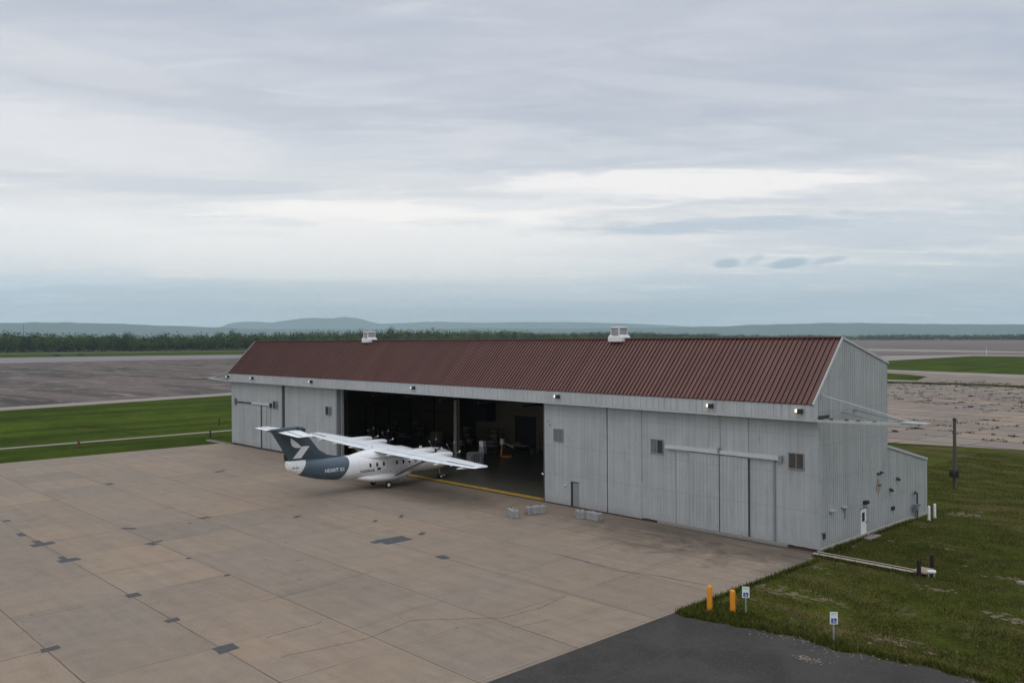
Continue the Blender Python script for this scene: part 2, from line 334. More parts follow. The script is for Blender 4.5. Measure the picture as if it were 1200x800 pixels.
M_['inside'] = plain('interior_wall', (.115, .096, .070), .85, var=.25, stretch=(1.5, 1.5, .15))
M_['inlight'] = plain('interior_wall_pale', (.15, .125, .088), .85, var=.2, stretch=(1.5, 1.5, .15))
M_['bark'] = plain('bark', (.07, .06, .05), .95)
M_['whitelamp'] = plain('lamp_lens_cool', (.85, .95, 1.0), .3, var=.02, emis=.9)
M_['warmlamp'] = plain('lamp_lens_warm', (1.0, .90, .62), .3, var=.02, emis=1.3)

# roof: painted ribbed steel
m, t, p = newmat('roof_red_steel'); v = wcoords(t)
st = nz(t, wcoords(t, (1.6, .12, .12)), 1.0, 6, .6); b = nz(t, v, .25, 5)
c = mixc(t, ramp(t, mth(t, 'ADD', mth(t, 'MULTIPLY', st, .6), mth(t, 'MULTIPLY', b, .4)), [(.35, 0.0), (.65, 1.0)]), (.110, .040, .030), (.160, .062, .047))
s = t.nodes.new('ShaderNodeSeparateXYZ'); t.links.new(v, s.inputs[0])
wr = t.nodes.new('ShaderNodeTexWhiteNoise'); wr.noise_dimensions = '1D'; t.links.new(mth(t, 'FLOOR', mth(t, 'DIVIDE', s.outputs[0], .82)), wr.inputs['W'])
c = mixc(t, 1.0, c, ramp(t, wr.outputs[0], [(0, (.90, .90, .90)), (1, (1.09, 1.10, 1.11))]), 'MULTIPLY')
for zl in (11.75, 13.3):
    ln = mth(t, 'SUBTRACT', 1.0, mth(t, 'DIVIDE', mth(t, 'ABSOLUTE', mth(t, 'SUBTRACT', s.outputs[2], zl)), .035), clamp=True); c = mixc(t, mth(t, 'MULTIPLY', ln, .45), c, (.05, .02, .016))
fd = nz(t, wcoords(t, (.8, .25, .25)), 1.0, 6, .7, .4); c = mixc(t, ramp(t, fd, [(.56, 0.0), (.70, .4)]), c, (.20, .10, .085))
t.links.new(c, p.inputs['Base Color']); p.inputs['Roughness'].default_value = .45; M_['roof'] = m
M_['roofshade'] = plain('roof_rib_shade', (.026, .008, .007), .7, spec=.08)  # rib flanks darker than the sheet: their shade is put into the colour

# apron concrete
m, t, p, c, s, v, (mid, fine, big, dragx, sp) = m_concrete('apron_concrete', (.226, .188, .152), (.282, .212, .156), (.236, .200, .164))
# dirt dragged along the foot of the hangar doors (a worn dark strip with its own ragged edge), stronger to the right
yy = s.outputs[1]; xx = s.outputs[0]
edge = mth(t, 'ADD', mth(t, 'DIVIDE', mth(t, 'ADD', yy, 8.0), 8.0), mth(t, 'MULTIPLY', mth(t, 'SUBTRACT', sp, .5), 2.2))
edge = mth(t, 'MULTIPLY', mth(t, 'MULTIPLY', ramp(t, edge, [(.0, 0.0), (.6, .9)]), mth(t, 'DIVIDE', mth(t, 'ADD', xx, 34.0), 24.0, clamp=True)), ramp(t, dragx, [(.3, .35), (.6, 1.0)]))
c = mixc(t, mth(t, 'MULTIPLY', edge, 1.0, clamp=True), c, (.075, .060, .050))
scr = nz(t, wcoords(t, (.5, 2.2, 1), rot=(0, 0, .12)), 1.1, 8, .75, .6)
rz_ = mth(t, 'MULTIPLY', ramp(t, mth(t, 'ADD', xx, 22.0), [(0.0, 0.0), (1.0, 1.0)]), mth(t, 'MULTIPLY', mth(t, 'GREATER_THAN', yy, -16.0), 1.0))
c = mixc(t, mth(t, 'MULTIPLY', mth(t, 'MULTIPLY', ramp(t, scr, [(.56, 0.0), (.66, 1.0)]), mth(t, 'DIVIDE', mth(t, 'ADD', xx, 22.0), 14.0, clamp=True)), mth(t, 'MULTIPLY', mth(t, 'DIVIDE', mth(t, 'ADD', yy, 17.0), 6.0, clamp=True), .45)), c, (.42, .39, .36))
# darker oval around the parked aircraft, broken up by noise
d2 = mth(t, 'ADD', mth(t, 'POWER', mth(t, 'DIVIDE', mth(t, 'ADD', xx, 40.0), 13.0), 2.0), mth(t, 'POWER', mth(t, 'DIVIDE', mth(t, 'ADD', yy, 4.5), 5.0), 2.0))
oval = mth(t, 'MULTIPLY', mth(t, 'SUBTRACT', 1.0, d2, clamp=True), ramp(t, sp, [(.35, .15), (.65, 1.0)]))
c = mixc(t, mth(t, 'MULTIPLY', oval, .55), c, (.10, .085, .075))
t.links.new(c, p.inputs['Base Color']); p.inputs['Roughness'].default_value = .85; p.inputs['Specular IOR Level'].default_value = .25
bump(t, p, fine, .25, .01); M_['apron'] = m
# old broken concrete on the far side, weeds in its joints
m, t, p, c, s, v, (mid, fine, big, dragx, sp) = m_concrete('old_concrete', (.20, .155, .125), (.36, .27, .19), (.24, .20, .175), 7.6, 7.6, 0, 0, .45, .8, .8, rot=.12)
wd = nz(t, v, .16, 5, .7)
c = mixc(t, ramp(t, nz(t, wcoords(t, (.4, 1, 1)), .05, 4), [(.45, 0.0), (.6, .5)]), c, (.20, .175, .165))
t.links.new(c, p.inputs['Base Color']); p.inputs['Roughness'].default_value = .9; M_['oldconc'] = m
# brown-lilac far ramps with long dark streaks
def m_ramp(name, base, dk, lt, rot, sc=1.0):
    m, t, p = newmat(name); v = wcoords(t, (.010*sc, .05*sc, 1), rot=(0, 0, rot)); v2 = wcoords(t, (.045*sc, .16*sc, 1), rot=(0, 0, rot))
    a = nz(t, v, 1.0, 7, .65, .5); b = nz(t, v2, 1.0, 7, .7, .4)
    c = mixc(t, ramp(t, a, [(.40, 0.0), (.56, 1.0)]), dk, base); c = mixc(t, ramp(t, b, [(.52, 0.0), (.66, .9)]), c, lt)
    c = mixc(t, ramp(t, nz(t, wcoords(t), .6, 4, .7), [(.5, 0.0), (.7, .4)]), c, dk)
    t.links.new(c, p.inputs['Base Color']); p.inputs['Roughness'].default_value = .9; p.inputs['Specular IOR Level'].default_value = .2; return m
M_['ramp'] = m_ramp('far_ramp', (.150, .118, .104), (.055, .048, .046), (.29, .245, .21), R(80))
M_['ramp2'] = m_ramp('far_ramp_brown', (.19, .15, .135), (.10, .085, .085), (.29, .245, .22), R(20), .35)
M_['runway'] = plain('runway_concrete', (.22, .195, .20), .9, var=.1, scale=.03)
M_['pale'] = plain('pale_concrete', (.30, .26, .235), .9, var=.14, scale=.15)
# asphalt
m, t, p = newmat('asphalt'); v = wcoords(t)
f1 = nz(t, v, 14, 3, .8); f2 = nz(t, v, .35, 6, .65, .5); f3 = nz(t, v, 45, 2, .8)
c = mixc(t, ramp(t, f2, [(.38, 0.0), (.62, 1.0)]), (.019, .0165, .0150), (.046, .040, .036))
f4 = nz(t, v, 4.5, 5, .8); c = mixc(t, ramp(t, f4, [(.57, 0.0), (.64, .5)]), c, (.105, .094, .086)); c = mixc(t, ramp(t, f4, [(.36, .5), (.43, 0.0)]), c, (.012, .011, .011))
c = mixc(t, ramp(t, f1, [(.56, 0.0), (.66, .6)]), c, (.13, .118, .108)); c = mixc(t, ramp(t, f3, [(.58, 0.0), (.66, .6)]), c, (.19, .17, .155))
t.links.new(c, p.inputs['Base Color']); p.inputs['Roughness'].default_value = .9; bump(t, p, f3, .6, .02); M_['asphalt'] = m
M_['patch'] = plain('patch_asphalt', (.075, .078, .085), .9, var=.3, scale=4)
# grass
m, t, p, col, v = m_grass('grass_ground', (.030, .038, .008), (.080, .094, .015), (.150, .112, .055), 1.0)
# bare sandy spots near the drive
sp = nz(t, v, .42, 6, .7, .6); s = t.nodes.new('ShaderNodeSeparateXYZ'); t.links.new(v, s.inputs[0])
near = mth(t, 'MULTIPLY', mth(t, 'GREATER_THAN', s.outputs[0], 0.5), mth(t, 'LESS_THAN', s.outputs[1], 30.0))
col = mixc(t, mth(t, 'MULTIPLY', mth(t, 'MULTIPLY', ramp(t, sp, [(.60, 0.0), (.70, 1.0)]), near), .65), col, (.20, .155, .11))
t.links.new(col, p.inputs['Base Color']); M_['grass'] = m
m, t, p, col, v = m_grass('grass_far', (.027, .049, .004), (.066, .104, .009), (.072, .078, .014), .8); stp = nz(t, wcoords(t, (.16, .012, 1), rot=(0, 0, .05)), 1.0, 5, .6, .3); m2 = nz(t, wcoords(t), .018, 5, .65, .4)
col = mixc(t, 1.0, col, ramp(t, stp, [(.38, (.66, .70, .66)), (.5, (1, 1, 1)), (.62, (1.28, 1.2, 1.1))]), 'MULTIPLY'); col = mixc(t, 1.0, col, ramp(t, m2, [(.40, (.8, .84, .8)), (.6, (1.15, 1.12, 1.1))]), 'MULTIPLY'); t.links.new(col, p.inputs['Base Color']); M_['grassfar'] = m
M_['leafA'] = plain('foliage_mid', (.058, .104, .028), .9, var=.45, scale=.12, spec=.04)
M_['leafB'] = plain('foliage_dark', (.024, .045, .018), .9, var=.4, scale=.12, spec=.04)
M_['leafC'] = plain('foliage_light', (.120, .175, .045), .9, var=.35, scale=.15, spec=.04)
M_['hill'] = plain('hill_forest', (.022, .045, .030), .95, var=.45, scale=.002, spec=.04)
M_['weed'] = plain('weed_green', (.060, .085, .022), .9, var=.4, scale=2)
M_['hfloor'] = plain('hangar_floor', (.125, .120, .100), .3, var=.2, scale=.4)
M_['block'] = plain('block_concrete', (.30, .305, .30), .9, var=.45, scale=5)

# ground and foliage albedos, one common scale
for k_ in ('oldconc', 'ramp', 'ramp2', 'runway', 'pale', 'asphalt', 'patch', 'grass', 'grassfar', 'roof', 'leafA', 'leafB', 'leafC', 'weed', 'block', 'yellow', 'yline', 'hfloor'):
    t_ = M_[k_].node_tree; p_ = [n for n in t_.nodes if n.type == 'BSDF_PRINCIPLED'][0]; l_ = p_.inputs['Base Color'].links[0]; src = l_.from_socket
    t_.links.new(mixc(t_, 1.0, src, (.84, .84, .84), 'MULTIPLY'), p_.inputs['Base Color'])

# ------------------------------------------------------------------ ground
def sheet(name, polys, z, m, parent=None, kind='structure'):
    mb = MB()
    for poly in polys: mb.quad(*[(x, y, z) for x, y in poly])
    me = bpy.data.meshes.new(name); me.from_pydata(mb.v, [], mb.f); me.materials.append(m)
    bm = bmesh.new(); bm.from_mesh(me)
    for f in bm.faces:
        f.normal_update()
        if f.normal.z < 0: f.normal_flip()
    bmesh.ops.triangulate(bm, faces=bm.faces); bm.to_mesh(me); bm.free()
    o = link(name, me, None, parent)
    if kind: o['kind'] = kind
    return o
sheet('ground', [[(-31000, -2000), (6000, -2000), (6000, 30000), (-31000, 30000)]], -0.05, M_['grassfar'])
sheet('grass_field', [[(-30, -17.2), (150, -17.2), (150, 130), (-30, 90)]], -0.035, M_['grass'])
apron = sheet('apron', [[(-92.4, -140), (.85, -140), (.85, -1.6), (0.3, .02), (-92.4, .02)]], 0.0, M_['apron'])
# asphalt drive with a ragged grassy edge
ex = [(0.85, -18.1), (2.2, -17.95), (3.92, -17.72), (5.9, -17.22), (7.7, -16.98), (9.7, -17.2), (11.9, -16.45), (13.9, -16.4), (15.7, -16.5), (20, -16.3), (30, -16), (60, -15)]
edge = []
for (xa, ya), (xb, yb) in zip(ex, ex[1:]):
    k = max(2, int((xb-xa)/.25))
    for i in range(k):
        f = i/k; x = xa+(xb-xa)*f; edge.append((x, ya+(yb-ya)*f+.45*noise.noise(Vector((x*.9, 3.3, 0)))+.18*noise.noise(Vector((x*4, 1.3, 0)))))
edge[0] = (0.85, -18.1)
mb = MB()
for (xa, ya), (xb, yb) in zip(edge, edge[1:]): mb.quad((xa, -140, .004), (xb, -140, .004), (xb, yb, .004), (xa, ya, .004))
o = mb.build('asphalt_drive', M_['asphalt']); o['kind'] = 'structure'
# left side
sheet('path', [[(-110.8, -80), (-109.2, -80), (-107.9, 40), (-109.5, 40)]], -.02, M_['pale'])
sheet('taxiway_edge', [[(-164, -140), (-187, -8), (-198, 50), (-230, 220), (-240, 220), (-208, 50), (-197, -8), (-174, -140)]], -.02, M_['pale'])
sheet('ramp', [[(-174, -140), (-197, -8), (-208, 50), (-240, 220), (-300, 470), (-689, 470), (-688, 285), (-682, 103), (-675, -300), (-200, -300)]], -.03, M_['ramp'])
sheet('runway', [[(-675, -300), (-682, 103), (-688, 285), (-700, 700), (-800, 700), (-866, 371), (-943, 161), (-1050, -300)]], -.03, M_['runway'])
sheet('perimeter_road', [[(-1400, -300), (-1275, 236), (-1216, 538), (-1160, 800), (-1195, 800), (-1250, 538), (-1312, 236), (-1440, -300)]], -.03, M_['pale'])
# right and behind
sheet('old_apron', [[(-175, 60), (-45, 62), (-23.4, 66.1), (-7.1, 69.9), (30, 78.6), (160, 110), (160, 226), (-76, 313), (-138, 336), (-420, 440)]], -.018, M_['oldconc'])
sheet('old_apron_edge', [[(-420, 425), (-138, 322), (-76, 290), (160, 205), (160, 226), (-76, 313), (-138, 336), (-420, 440)]], -.012, M_['pale'])
sheet('grass_patch', [[(-125, 300), (-104, 247), (-90, 246), (-98, 276), (-112, 292)], [(-300, 380), (-125, 300), (-104, 247), (-250, 250)]], -.008, M_['grassfar'])
sheet('far_ramp', [[(-300, 470), (-201, 482), (-204, 640), (-170, 641), (150, 560), (600, 2200), (-888, 3161), (-1730, 3712), (-1400, 2000), (-700, 700)]], -.03, M_['ramp2'])
sheet('far_taxiway', [[(-300, 466), (-201, 479), (-205, 643), (-170, 645), (150, 563), (150, 600), (-172, 690), (-222, 690), (-300, 560)],
                      [(-900, 960), (-359, 850), (-228, 790), (300, 700), (300, 760), (-228, 846), (-359, 960), (-900, 1150)]], -.02, M_['pale'])
# asphalt patches let into the apron: (x, y, w, d, rot)
for i, (x, y, a, b_2, rr) in enumerate([(-52.96, -37.85, .9, .5, 0), (-46.3, -38.4, 1.4, .5, 0), (-41.5, -38.1, 1.0, 1.6, .1), (-42.4, -38.2, 1.8, .5, 0), (-35.1, -38.2, .9, 1.3, .1), (-36, -38.3, 1.2, .4, 0),
        (-23.5, -38.0, .8, .8, 0), (-17.3, -38.2, .6, .75, 0), (-11.2, -38.0, 1.0, 1.1, .05), (-17.2, -44.2, .6, .9, 0), (-42.5, -31.6, 1.3, .5, .6), (-35.8, -32.3, 1.0, .5, .3), (-36.2, -31.9, .4, 1.2, .2),
        (-42.3, -25.4, .6, .9, .2), (-66.3, -25.2, 1.3, .7, 0), (-66.3, -13, .5, 1.8, .5), (-37, -19.6, .5, .9, .5), (-24.1, -18.8, 2.3, 1.6, 1.5), (-24.5, -20, .7, .9, 0),
        (-24.3, -16, .4, .9, .6), (-17.5, -19.4, 1.0, .7, 0), (-30.8, -15.9, .3, .7, .6), (-30.7, -13.3, .3, 1.1, .8), (-40.9, -27.3, .25, .3, 0), (-29.7, -32.1, .3, .3, 0), (-23.7, -32.1, .3, .35, 0)]):
    mb = MB(); k = 8; pts = []
    for j in range(k):
        an = 2*math.pi*j/k; cx, cy = math.cos(an), math.sin(an); q = max(abs(cx), abs(cy))
        px, py = a/2*cx/q*(1+random.uniform(-.12, .10)), b_2/2*cy/q*(1+random.uniform(-.12, .10))
        pts.append((x+px*math.cos(rr)-py*math.sin(rr), y+px*math.sin(rr)+py*math.cos(rr)))
    me = sheet('asphalt_patch', [pts], .005+.0006*i, M_['patch'], apron, None)
# long meandering cracks in the apron
def crack(pts, wd, i):
    mb = MB(); P = []
    for (xa, ya), (xb, yb) in zip(pts, pts[1:]):
        k = max(2, int(math.hypot(xb-xa, yb-ya)/.3))
        for j in range(k):
            f = j/k; P.append(Vector((xa+(xb-xa)*f, ya+(yb-ya)*f, 0))+Vector((noise.noise(Vector((xa+j*.31, i, 0))), noise.noise(Vector((j*.37, i+9, 4))), 0))*.16)
    for j in range(len(P)-1):
        d = (P[j+1]-P[j]).normalized(); n_ = Vector((-d.y, d.x, 0)); w0 = wd*(.6+.8*abs(noise.noise(P[j]*1.3)))
        mb.quad(P[j]-n_*w0/2+Vector((0, 0, .0035)), P[j+1]-n_*w0/2+Vector((0, 0, .0035)), P[j+1]+n_*w0/2+Vector((0, 0, .0035)), P[j]+n_*w0/2+Vector((0, 0, .0035)))
    mb.build('crack', M_['seam'], apron)
for i, (pts, wd) in enumerate([([(-11.2, -35.9), (-11.4, -32.2)], .06), ([(-8.3, -36.7), (-7.5, -32.3), (-8.2, -29), (-6.6, -27), (-5.1, -25.2), (-4.9, -22.5), (-5.5, -19.6)], .06), ([(-16.9, -33), (-17.6, -26), (-18.1, -24.5)], .04),
        ([(-23.2, -44.4), (-23.3, -40.5)], .05), ([(-17.0, -47.5), (-17.2, -44.3)], .06), ([(-42.0, -37.8), (-42.6, -32)], .05), ([(-29.8, -38), (-29.7, -32.2)], .04), ([(-23.6, -36), (-23.7, -32.2)], .05),
        ([(-5.6, -17), (-6.2, -7.2)], .045), ([(-24.2, -7.4), (-27, -11.5), (-28.2, -13.6)], .06), ([(-3.6, -26), (-3.0, -23.2)], .04), ([(-12.8, -13.2), (-7, -13.5), (-3.9, -12.6), (-.5, -12.2)], .10), ([(-11.2, -19.9), (-11.4, -13.2)], .04)]):
    crack(pts, wd, i)

drive = bpy.data.objects['asphalt_drive']; _ap = apron; apron = drive
for i, (pts, wd) in enumerate([([(3.2, -31), (4.6, -26.5), (4.1, -22.5), (6.2, -18.4)], .05), ([(9.5, -26), (11.5, -22.5), (11.0, -19.4), (13.2, -17)], .045), ([(4.6, -26.5), (9.5, -25.2), (13.5, -22.4)], .035)]): crack(pts, wd, 20+i)
for o in drive.children: o.location.z = .006
apron = _ap

# ------------------------------------------------------------------ hills and far mountain
def hill(name, prof, dist, depth, h0, m, rough=.05, seg=160):
    """prof: list of (photo-independent azimuth from +Y in deg, ridge height m); terrain strip standing at dist"""
    mb = MB(); rows = 9; az0, az1 = prof[0][0], prof[-1][0]
    xs = [p[0] for p in prof]; hs = [p[1] for p in prof]
    V = []
    for j in range(rows):
        g = j/(rows-1); r = dist+depth*g; sh = math.sin(math.pi*min(1, g*1.0))**.8 if g < 1 else 0
        for i in range(seg+1):
            az = az0+(az1-az0)*i/seg; h = float(np.interp(az, xs, hs)); n1 = noise.fractal(Vector((az*1.6, g*3, h0)), 1.0, 2.0, 5)
            hh = h*sh*(1+rough*n1) - 3
            V.append((CAM.x+r*math.sin(R(az)), CAM.y+r*math.cos(R(az)), hh))
    F = [(j*(seg+1)+i, j*(seg+1)+i+1, (j+1)*(seg+1)+i+1, (j+1)*(seg+1)+i) for j in range(rows-1) for i in range(seg)]
    mb.v = V; mb.f = F; mb.mi = [0]*len(F); o = mb.build(name, m, smooth=True); o['kind'] = 'structure'; return o
# azimuth: camera heading is -46.6 deg; left frame edge about -77.4, right about -15.9
def az(u): return -46.636+math.degrees(math.atan((u-600)/1009.4))
def hh(u, v, d):     # ridge height for a ridge seen at that bearing and angle, at distance d
    hor = 397.3-(u-600)*.0067; return 15+(hor-v)/math.hypot(1009.4, u-600)*d
hill('hills', [(az(u), hh(u, v, 19500)) for u, v in ((-500, 377), (-200, 378), (0, 378), (80, 377.5), (150, 379.5), (220, 382), (300, 385), (480, 386), (560, 384), (640, 385), (760, 384), (840, 382), (900, 380), (960, 378.5), (1010, 378), (1100, 379.5), (1200, 380), (1400, 381), (1700, 380))], 18000, 3000, 1.1, M_['hill'])
hill('mountain', [(az(u), hh(u, v, 28500)) for u, v in ((-300, 388), (180, 387), (255, 384), (272, 377.5), (300, 376.5), (318, 378), (340, 374.5), (365, 372), (385, 373.2), (405, 370.8), (425, 374), (445, 379), (480, 378), (510, 376.5), (560, 378), (620, 377), (680, 377.5), (740, 379), (800, 382), (850, 385), (1000, 386), (1500, 387))], 27200, 2600, 2.7, M_['hill'], .02, 220)

# ------------------------------------------------------------------ woods
def crown(mb, c, rx, rz, n, mi_of, leaf):
    for _ in range(n):
        while True:
            d = rng.normal(size=3); d /= np.linalg.norm(d); rr = rng.random()**.35
            if noise.noise(Vector(d*1.7)+Vector(c)*.37) > -.28 or rr < .6: break
        pz = d[2]*rr; sx = 1.0-.18*max(0, pz)
        q = Vector((c[0]+d[0]*rr*rx*sx, c[1]+d[1]*rr*rx*sx, c[2]+pz*rz))
        q += Vector(noise.noise_vector(q*.25))*rx*.22
        s_ = leaf*rng.uniform(.6, 1.4); nrm = Vector(d*.9+rng.normal(size=3)*.55+np.array([0, 0, .5])).normalized(); u = nrm.orthogonal().normalized(); v_ = nrm.cross(u)
        an = rng.random()*6.28; u, v_ = u*math.cos(an)+v_*math.sin(an), v_*math.cos(an)-u*math.sin(an)
        mb.quad(q+u*s_, q+v_*s_*.8, q-u*s_*.9, q-v_*s_*.8, mi=mi_of(pz, q))
LM = [M_['leafA'], M_['leafB'], M_['leafC']]
def tree_proto(h, rx, n, key, leaf=.75):
    tr = thing('broadleaf_tree', 'tree', 'tree', (0, 0, -50))
    mb = MB(); mb.tube((0, 0, 0), (0.1, 0, h*.55), h*.018, h*.010, 7)
    for k in range(5):
        an = k*1.9+key; mb.tube((0, 0, h*(.28+.06*k)), (math.cos(an)*rx*.6, math.sin(an)*rx*.6, h*(.5+.07*k)), h*.008, h*.003, 5)
    mb.build('trunk', M_['bark'], tr)
    mb = MB(); lobes = 5
    crown(mb, (0, 0, h*.52), rx, h*.46, n//2, lambda z, q: int(noise.noise(q*.3+Vector((key, 0, 0))) > .12) if noise.noise(q*.33+Vector((key, 5, 0))) < .22 else 2, leaf)
    for k in range(lobes):
        an = k*2*math.pi/lobes+key; rr = rx*random.uniform(.3, .55)
        crown(mb, (math.cos(an)*rr, math.sin(an)*rr, h*random.uniform(.42, .82)), rx*.55, h*.17, n//(2*lobes), lambda z, q: int(noise.noise(q*.3+Vector((key, 0, 0))) > .12) if noise.noise(q*.33+Vector((key, 5, 0))) < .2 else 2, leaf)
    mb.build('crown', LM, tr, fixn=False)
    return tr
# front row of the left wood: trees one can tell apart
fa, fb = Vector((-1500, -120, 0)), Vector((-1170, 900, 0))
protos = [tree_proto(31, 9, 700, 1.3), tree_proto(28, 10, 700, 4.1), tree_proto(34, 8.5, 700, 7.7)]
TLAB = 'broadleaf tree in the front edge of the wood beyond the far runway'
for i in range(74):
    f = (i+random.uniform(-.35, .35))/74; pnt = fa.lerp(fb, f)+Vector((random.uniform(-14, 14), random.uniform(-6, 6), 0)); sc_ = random.uniform(.72, 1.12)
    k = i % 3 if i >= 3 else i
    if i < 3: o = protos[i]; o.location = pnt; o.rotation_euler = (0, 0, random.uniform(0, 6)); o.scale = (sc_*1.1, sc_*1.1, sc_)
    else: o = dup(protos[random.randrange(3)], pnt, random.uniform(0, 6.28), None, (sc_*1.1, sc_*1.1, sc_*random.uniform(.85, 1.1)))
    o['label'] = TLAB; o['group'] = 'trees along the front edge of the far wood'
# the wood itself: one mass
def wood(name, pts, width, spacing, h, n, leaf, lab, lights=.22):
    V = []; F = []; MI = []
    for (xa, ya, xb, yb) in pts:
        L = math.hypot(xb-xa, yb-ya); dx, dy = (xb-xa)/L, (yb-ya)/L; nx, ny = -dy, dx
        if nx*(-.7)+ny*.7 < 0: nx, ny = -nx, -ny
        a = 0
        while a < L:
            w_ = 0
            while w_ < width:
                cx = xa+dx*(a+rng.uniform(-.5, .5)*spacing)+nx*(w_+rng.uniform(-.5, .5)*spacing); cy = ya+dy*(a+rng.uniform(-.5, .5)*spacing)+ny*(w_+rng.uniform(-.5, .5)*spacing)
                hg = h*rng.uniform(.72, 1.05)*(1+.10*math.sin(a/130.)); rx = spacing*rng.uniform(.55, .8); tone = rng.random()
                nn = n; d = rng.normal(size=(nn, 3)); d /= np.linalg.norm(d, axis=1)[:, None]; rr = rng.random(nn)**.4
                P = np.stack([cx+d[:, 0]*rr*rx, cy+d[:, 1]*rr*rx, hg*.52+d[:, 2]*rr*hg*.49], 1)
                P += rng.normal(size=(nn, 3))*rx*.12
                nr = d+rng.normal(size=(nn, 3))*.6; nr[:, 2] += .4; nr /= np.linalg.norm(nr, axis=1)[:, None]
                u = np.cross(nr, rng.normal(size=(nn, 3))); u /= np.linalg.norm(u, axis=1)[:, None]; v = np.cross(nr, u); s_ = leaf*rng.uniform(.6, 1.4, nn)[:, None]
                base = len(V)*0+sum_v[0]
                quad = np.stack([P+u*s_, P+v*s_*.8, P-u*s_*.9, P-v*s_*.8], 1).reshape(-1, 3)
                V.append(quad); F.append(np.arange(base, base+4*nn).reshape(-1, 4)); sum_v[0] += 4*nn
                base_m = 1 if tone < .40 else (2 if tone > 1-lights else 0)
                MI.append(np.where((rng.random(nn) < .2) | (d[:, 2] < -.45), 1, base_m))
                w_ += spacing
            a += spacing
    V = np.concatenate(V); F = np.concatenate(F); MI = np.concatenate(MI)
    me = bpy.data.meshes.new(name); me.vertices.add(len(V)); me.vertices.foreach_set('co', V.ravel())
    me.loops.add(F.size); me.loops.foreach_set('vertex_index', F.ravel()); me.polygons.add(len(F))
    me.polygons.foreach_set('loop_start', np.arange(0, F.size, 4)); me.polygons.foreach_set('loop_total', np.full(len(F), 4))
    for x in LM: me.materials.append(x)
    me.polygons.foreach_set('material_index', MI.astype(np.int32)); me.update(); me.validate()
    o = link(name, me); tag(o, lab, 'woodland', kind='stuff'); return o
sum_v = [0]
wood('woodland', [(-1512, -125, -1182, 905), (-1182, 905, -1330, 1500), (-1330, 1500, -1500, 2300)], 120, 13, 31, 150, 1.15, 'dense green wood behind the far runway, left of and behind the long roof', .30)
sum_v = [0]
wood('distant_woodland', [(-1500, 2300, -1750, 3715), (-1750, 3730, 900, 2980), (-700, 3190, 900, 3000)], 110, 26, 23, 60, 2.4, 'thin dark green line of wood at the far right edge of the airfield', .12)

# ------------------------------------------------------------------ hangar
H = thing('hangar', 'long pale grey metal aircraft hangar with a brown-red ribbed roof and open sliding doors', 'hangar')
L0, D1, D2 = -90.6, 11.36, 18.95
ZF, ZE, ZR, ZB, YR, OFF = 9.14, 10.32, 14.96, 12.97, 3.78, -.60
# roof front slope with raised ribs
def ribbed_roof(x0, x1, p0, p1, pitch, rw, rh, th=.08):
    mb = MB(); d = (Vector((0, *p1))-Vector((0, *p0))).normalized(); n_ = Vector((0, -d.z, d.y))
    if n_.z < 0: n_ = -n_
    a = Vector((0, *p0)); b = Vector((0, *p1))
    def P(x, e, k): q = (a if e == 0 else b)+n_*k; return (x, q.y, q.z)
    mb.quad(P(x0, 0, 0), P(x1, 0, 0), P(x1, 1, 0), P(x0, 1, 0)); mb.quad(P(x0, 0, -th), P(x1, 0, -th), P(x1, 1, -th), P(x0, 1, -th))
    mb.quad(P(x0, 0, 0), P(x1, 0, 0), P(x1, 0, -th), P(x0, 0, -th)); mb.quad(P(x0, 0, 0), P(x0, 1, 0), P(x0, 1, -th), P(x0, 0, -th)); mb.quad(P(x1, 0, 0), P(x1, 1, 0), P(x1, 1, -th), P(x1, 0, -th))
    x = x0+pitch*.5
    while x < x1-.1:
        l, r = x-rw/2, x+rw/2; li, ri = x-rw*.28, x+rw*.28
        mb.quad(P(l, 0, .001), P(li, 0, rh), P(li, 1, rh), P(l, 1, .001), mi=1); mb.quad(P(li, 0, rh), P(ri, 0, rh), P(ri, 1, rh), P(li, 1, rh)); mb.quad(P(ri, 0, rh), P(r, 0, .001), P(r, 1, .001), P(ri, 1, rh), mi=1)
        mb.quad(P(l, 0, .001), P(r, 0, .001), P(ri, 0, rh), P(li, 0, rh)); x += pitch
    return mb
ribbed_roof(L0-.3, -.02, (OFF-.08, ZE+.02), (YR, ZR), .41, .15, .075).build('roof', [M_['roof'], M_['roofshade']], H, fixn=False)
mb = MB(); mb.quad((L0-.3, YR+.01, ZR-.01), (-.02, YR+.01, ZR-.01), (-.02, D1+.15, ZB-.03), (L0-.3, D1+.15, ZB-.03)); mb.quad((L0-.3, YR+.01, ZR-.1), (-.02, YR+.01, ZR-.1), (-.02, D1+.15, ZB-.12), (L0-.3, D1+.15, ZB-.12)); mb.build('rear_roof', M_['roof'], H)
MB().bar((L0-.3, YR, ZR+.03), (-.02, YR, ZR+.03), .42, .10).build('ridge_cap', plain('ridge_cap_paint', (.13, .075, .062), .6), H, bevel=.02)
# fascia: boxed overhang above the door line
mb = MB(); pitch = .6; n_ = int((0-L0)/pitch)
for i in range(n_+1):
    x = L0+i*pitch; xb = min(x+pitch-.03, 0.0); mb.box(x, xb, OFF, OFF+.05, ZF+.16, ZE-.02)
mb.box(L0, 0, OFF+.03, OFF+.25, ZF+.05, ZE-.04)
mb.build('fascia', M_['fascia'], H)
mb = MB(); mb.box(L0, 0.0, OFF-.05, OFF+.14, ZF, ZF+.14); mb.build('fascia_sill', M_['trim'], H, bevel=.01)
mb = MB(); mb.box(L0+.02, -.02, OFF+.14, .3, ZF+.03, ZF+.12); mb.build('soffit', M_['recess'], H)
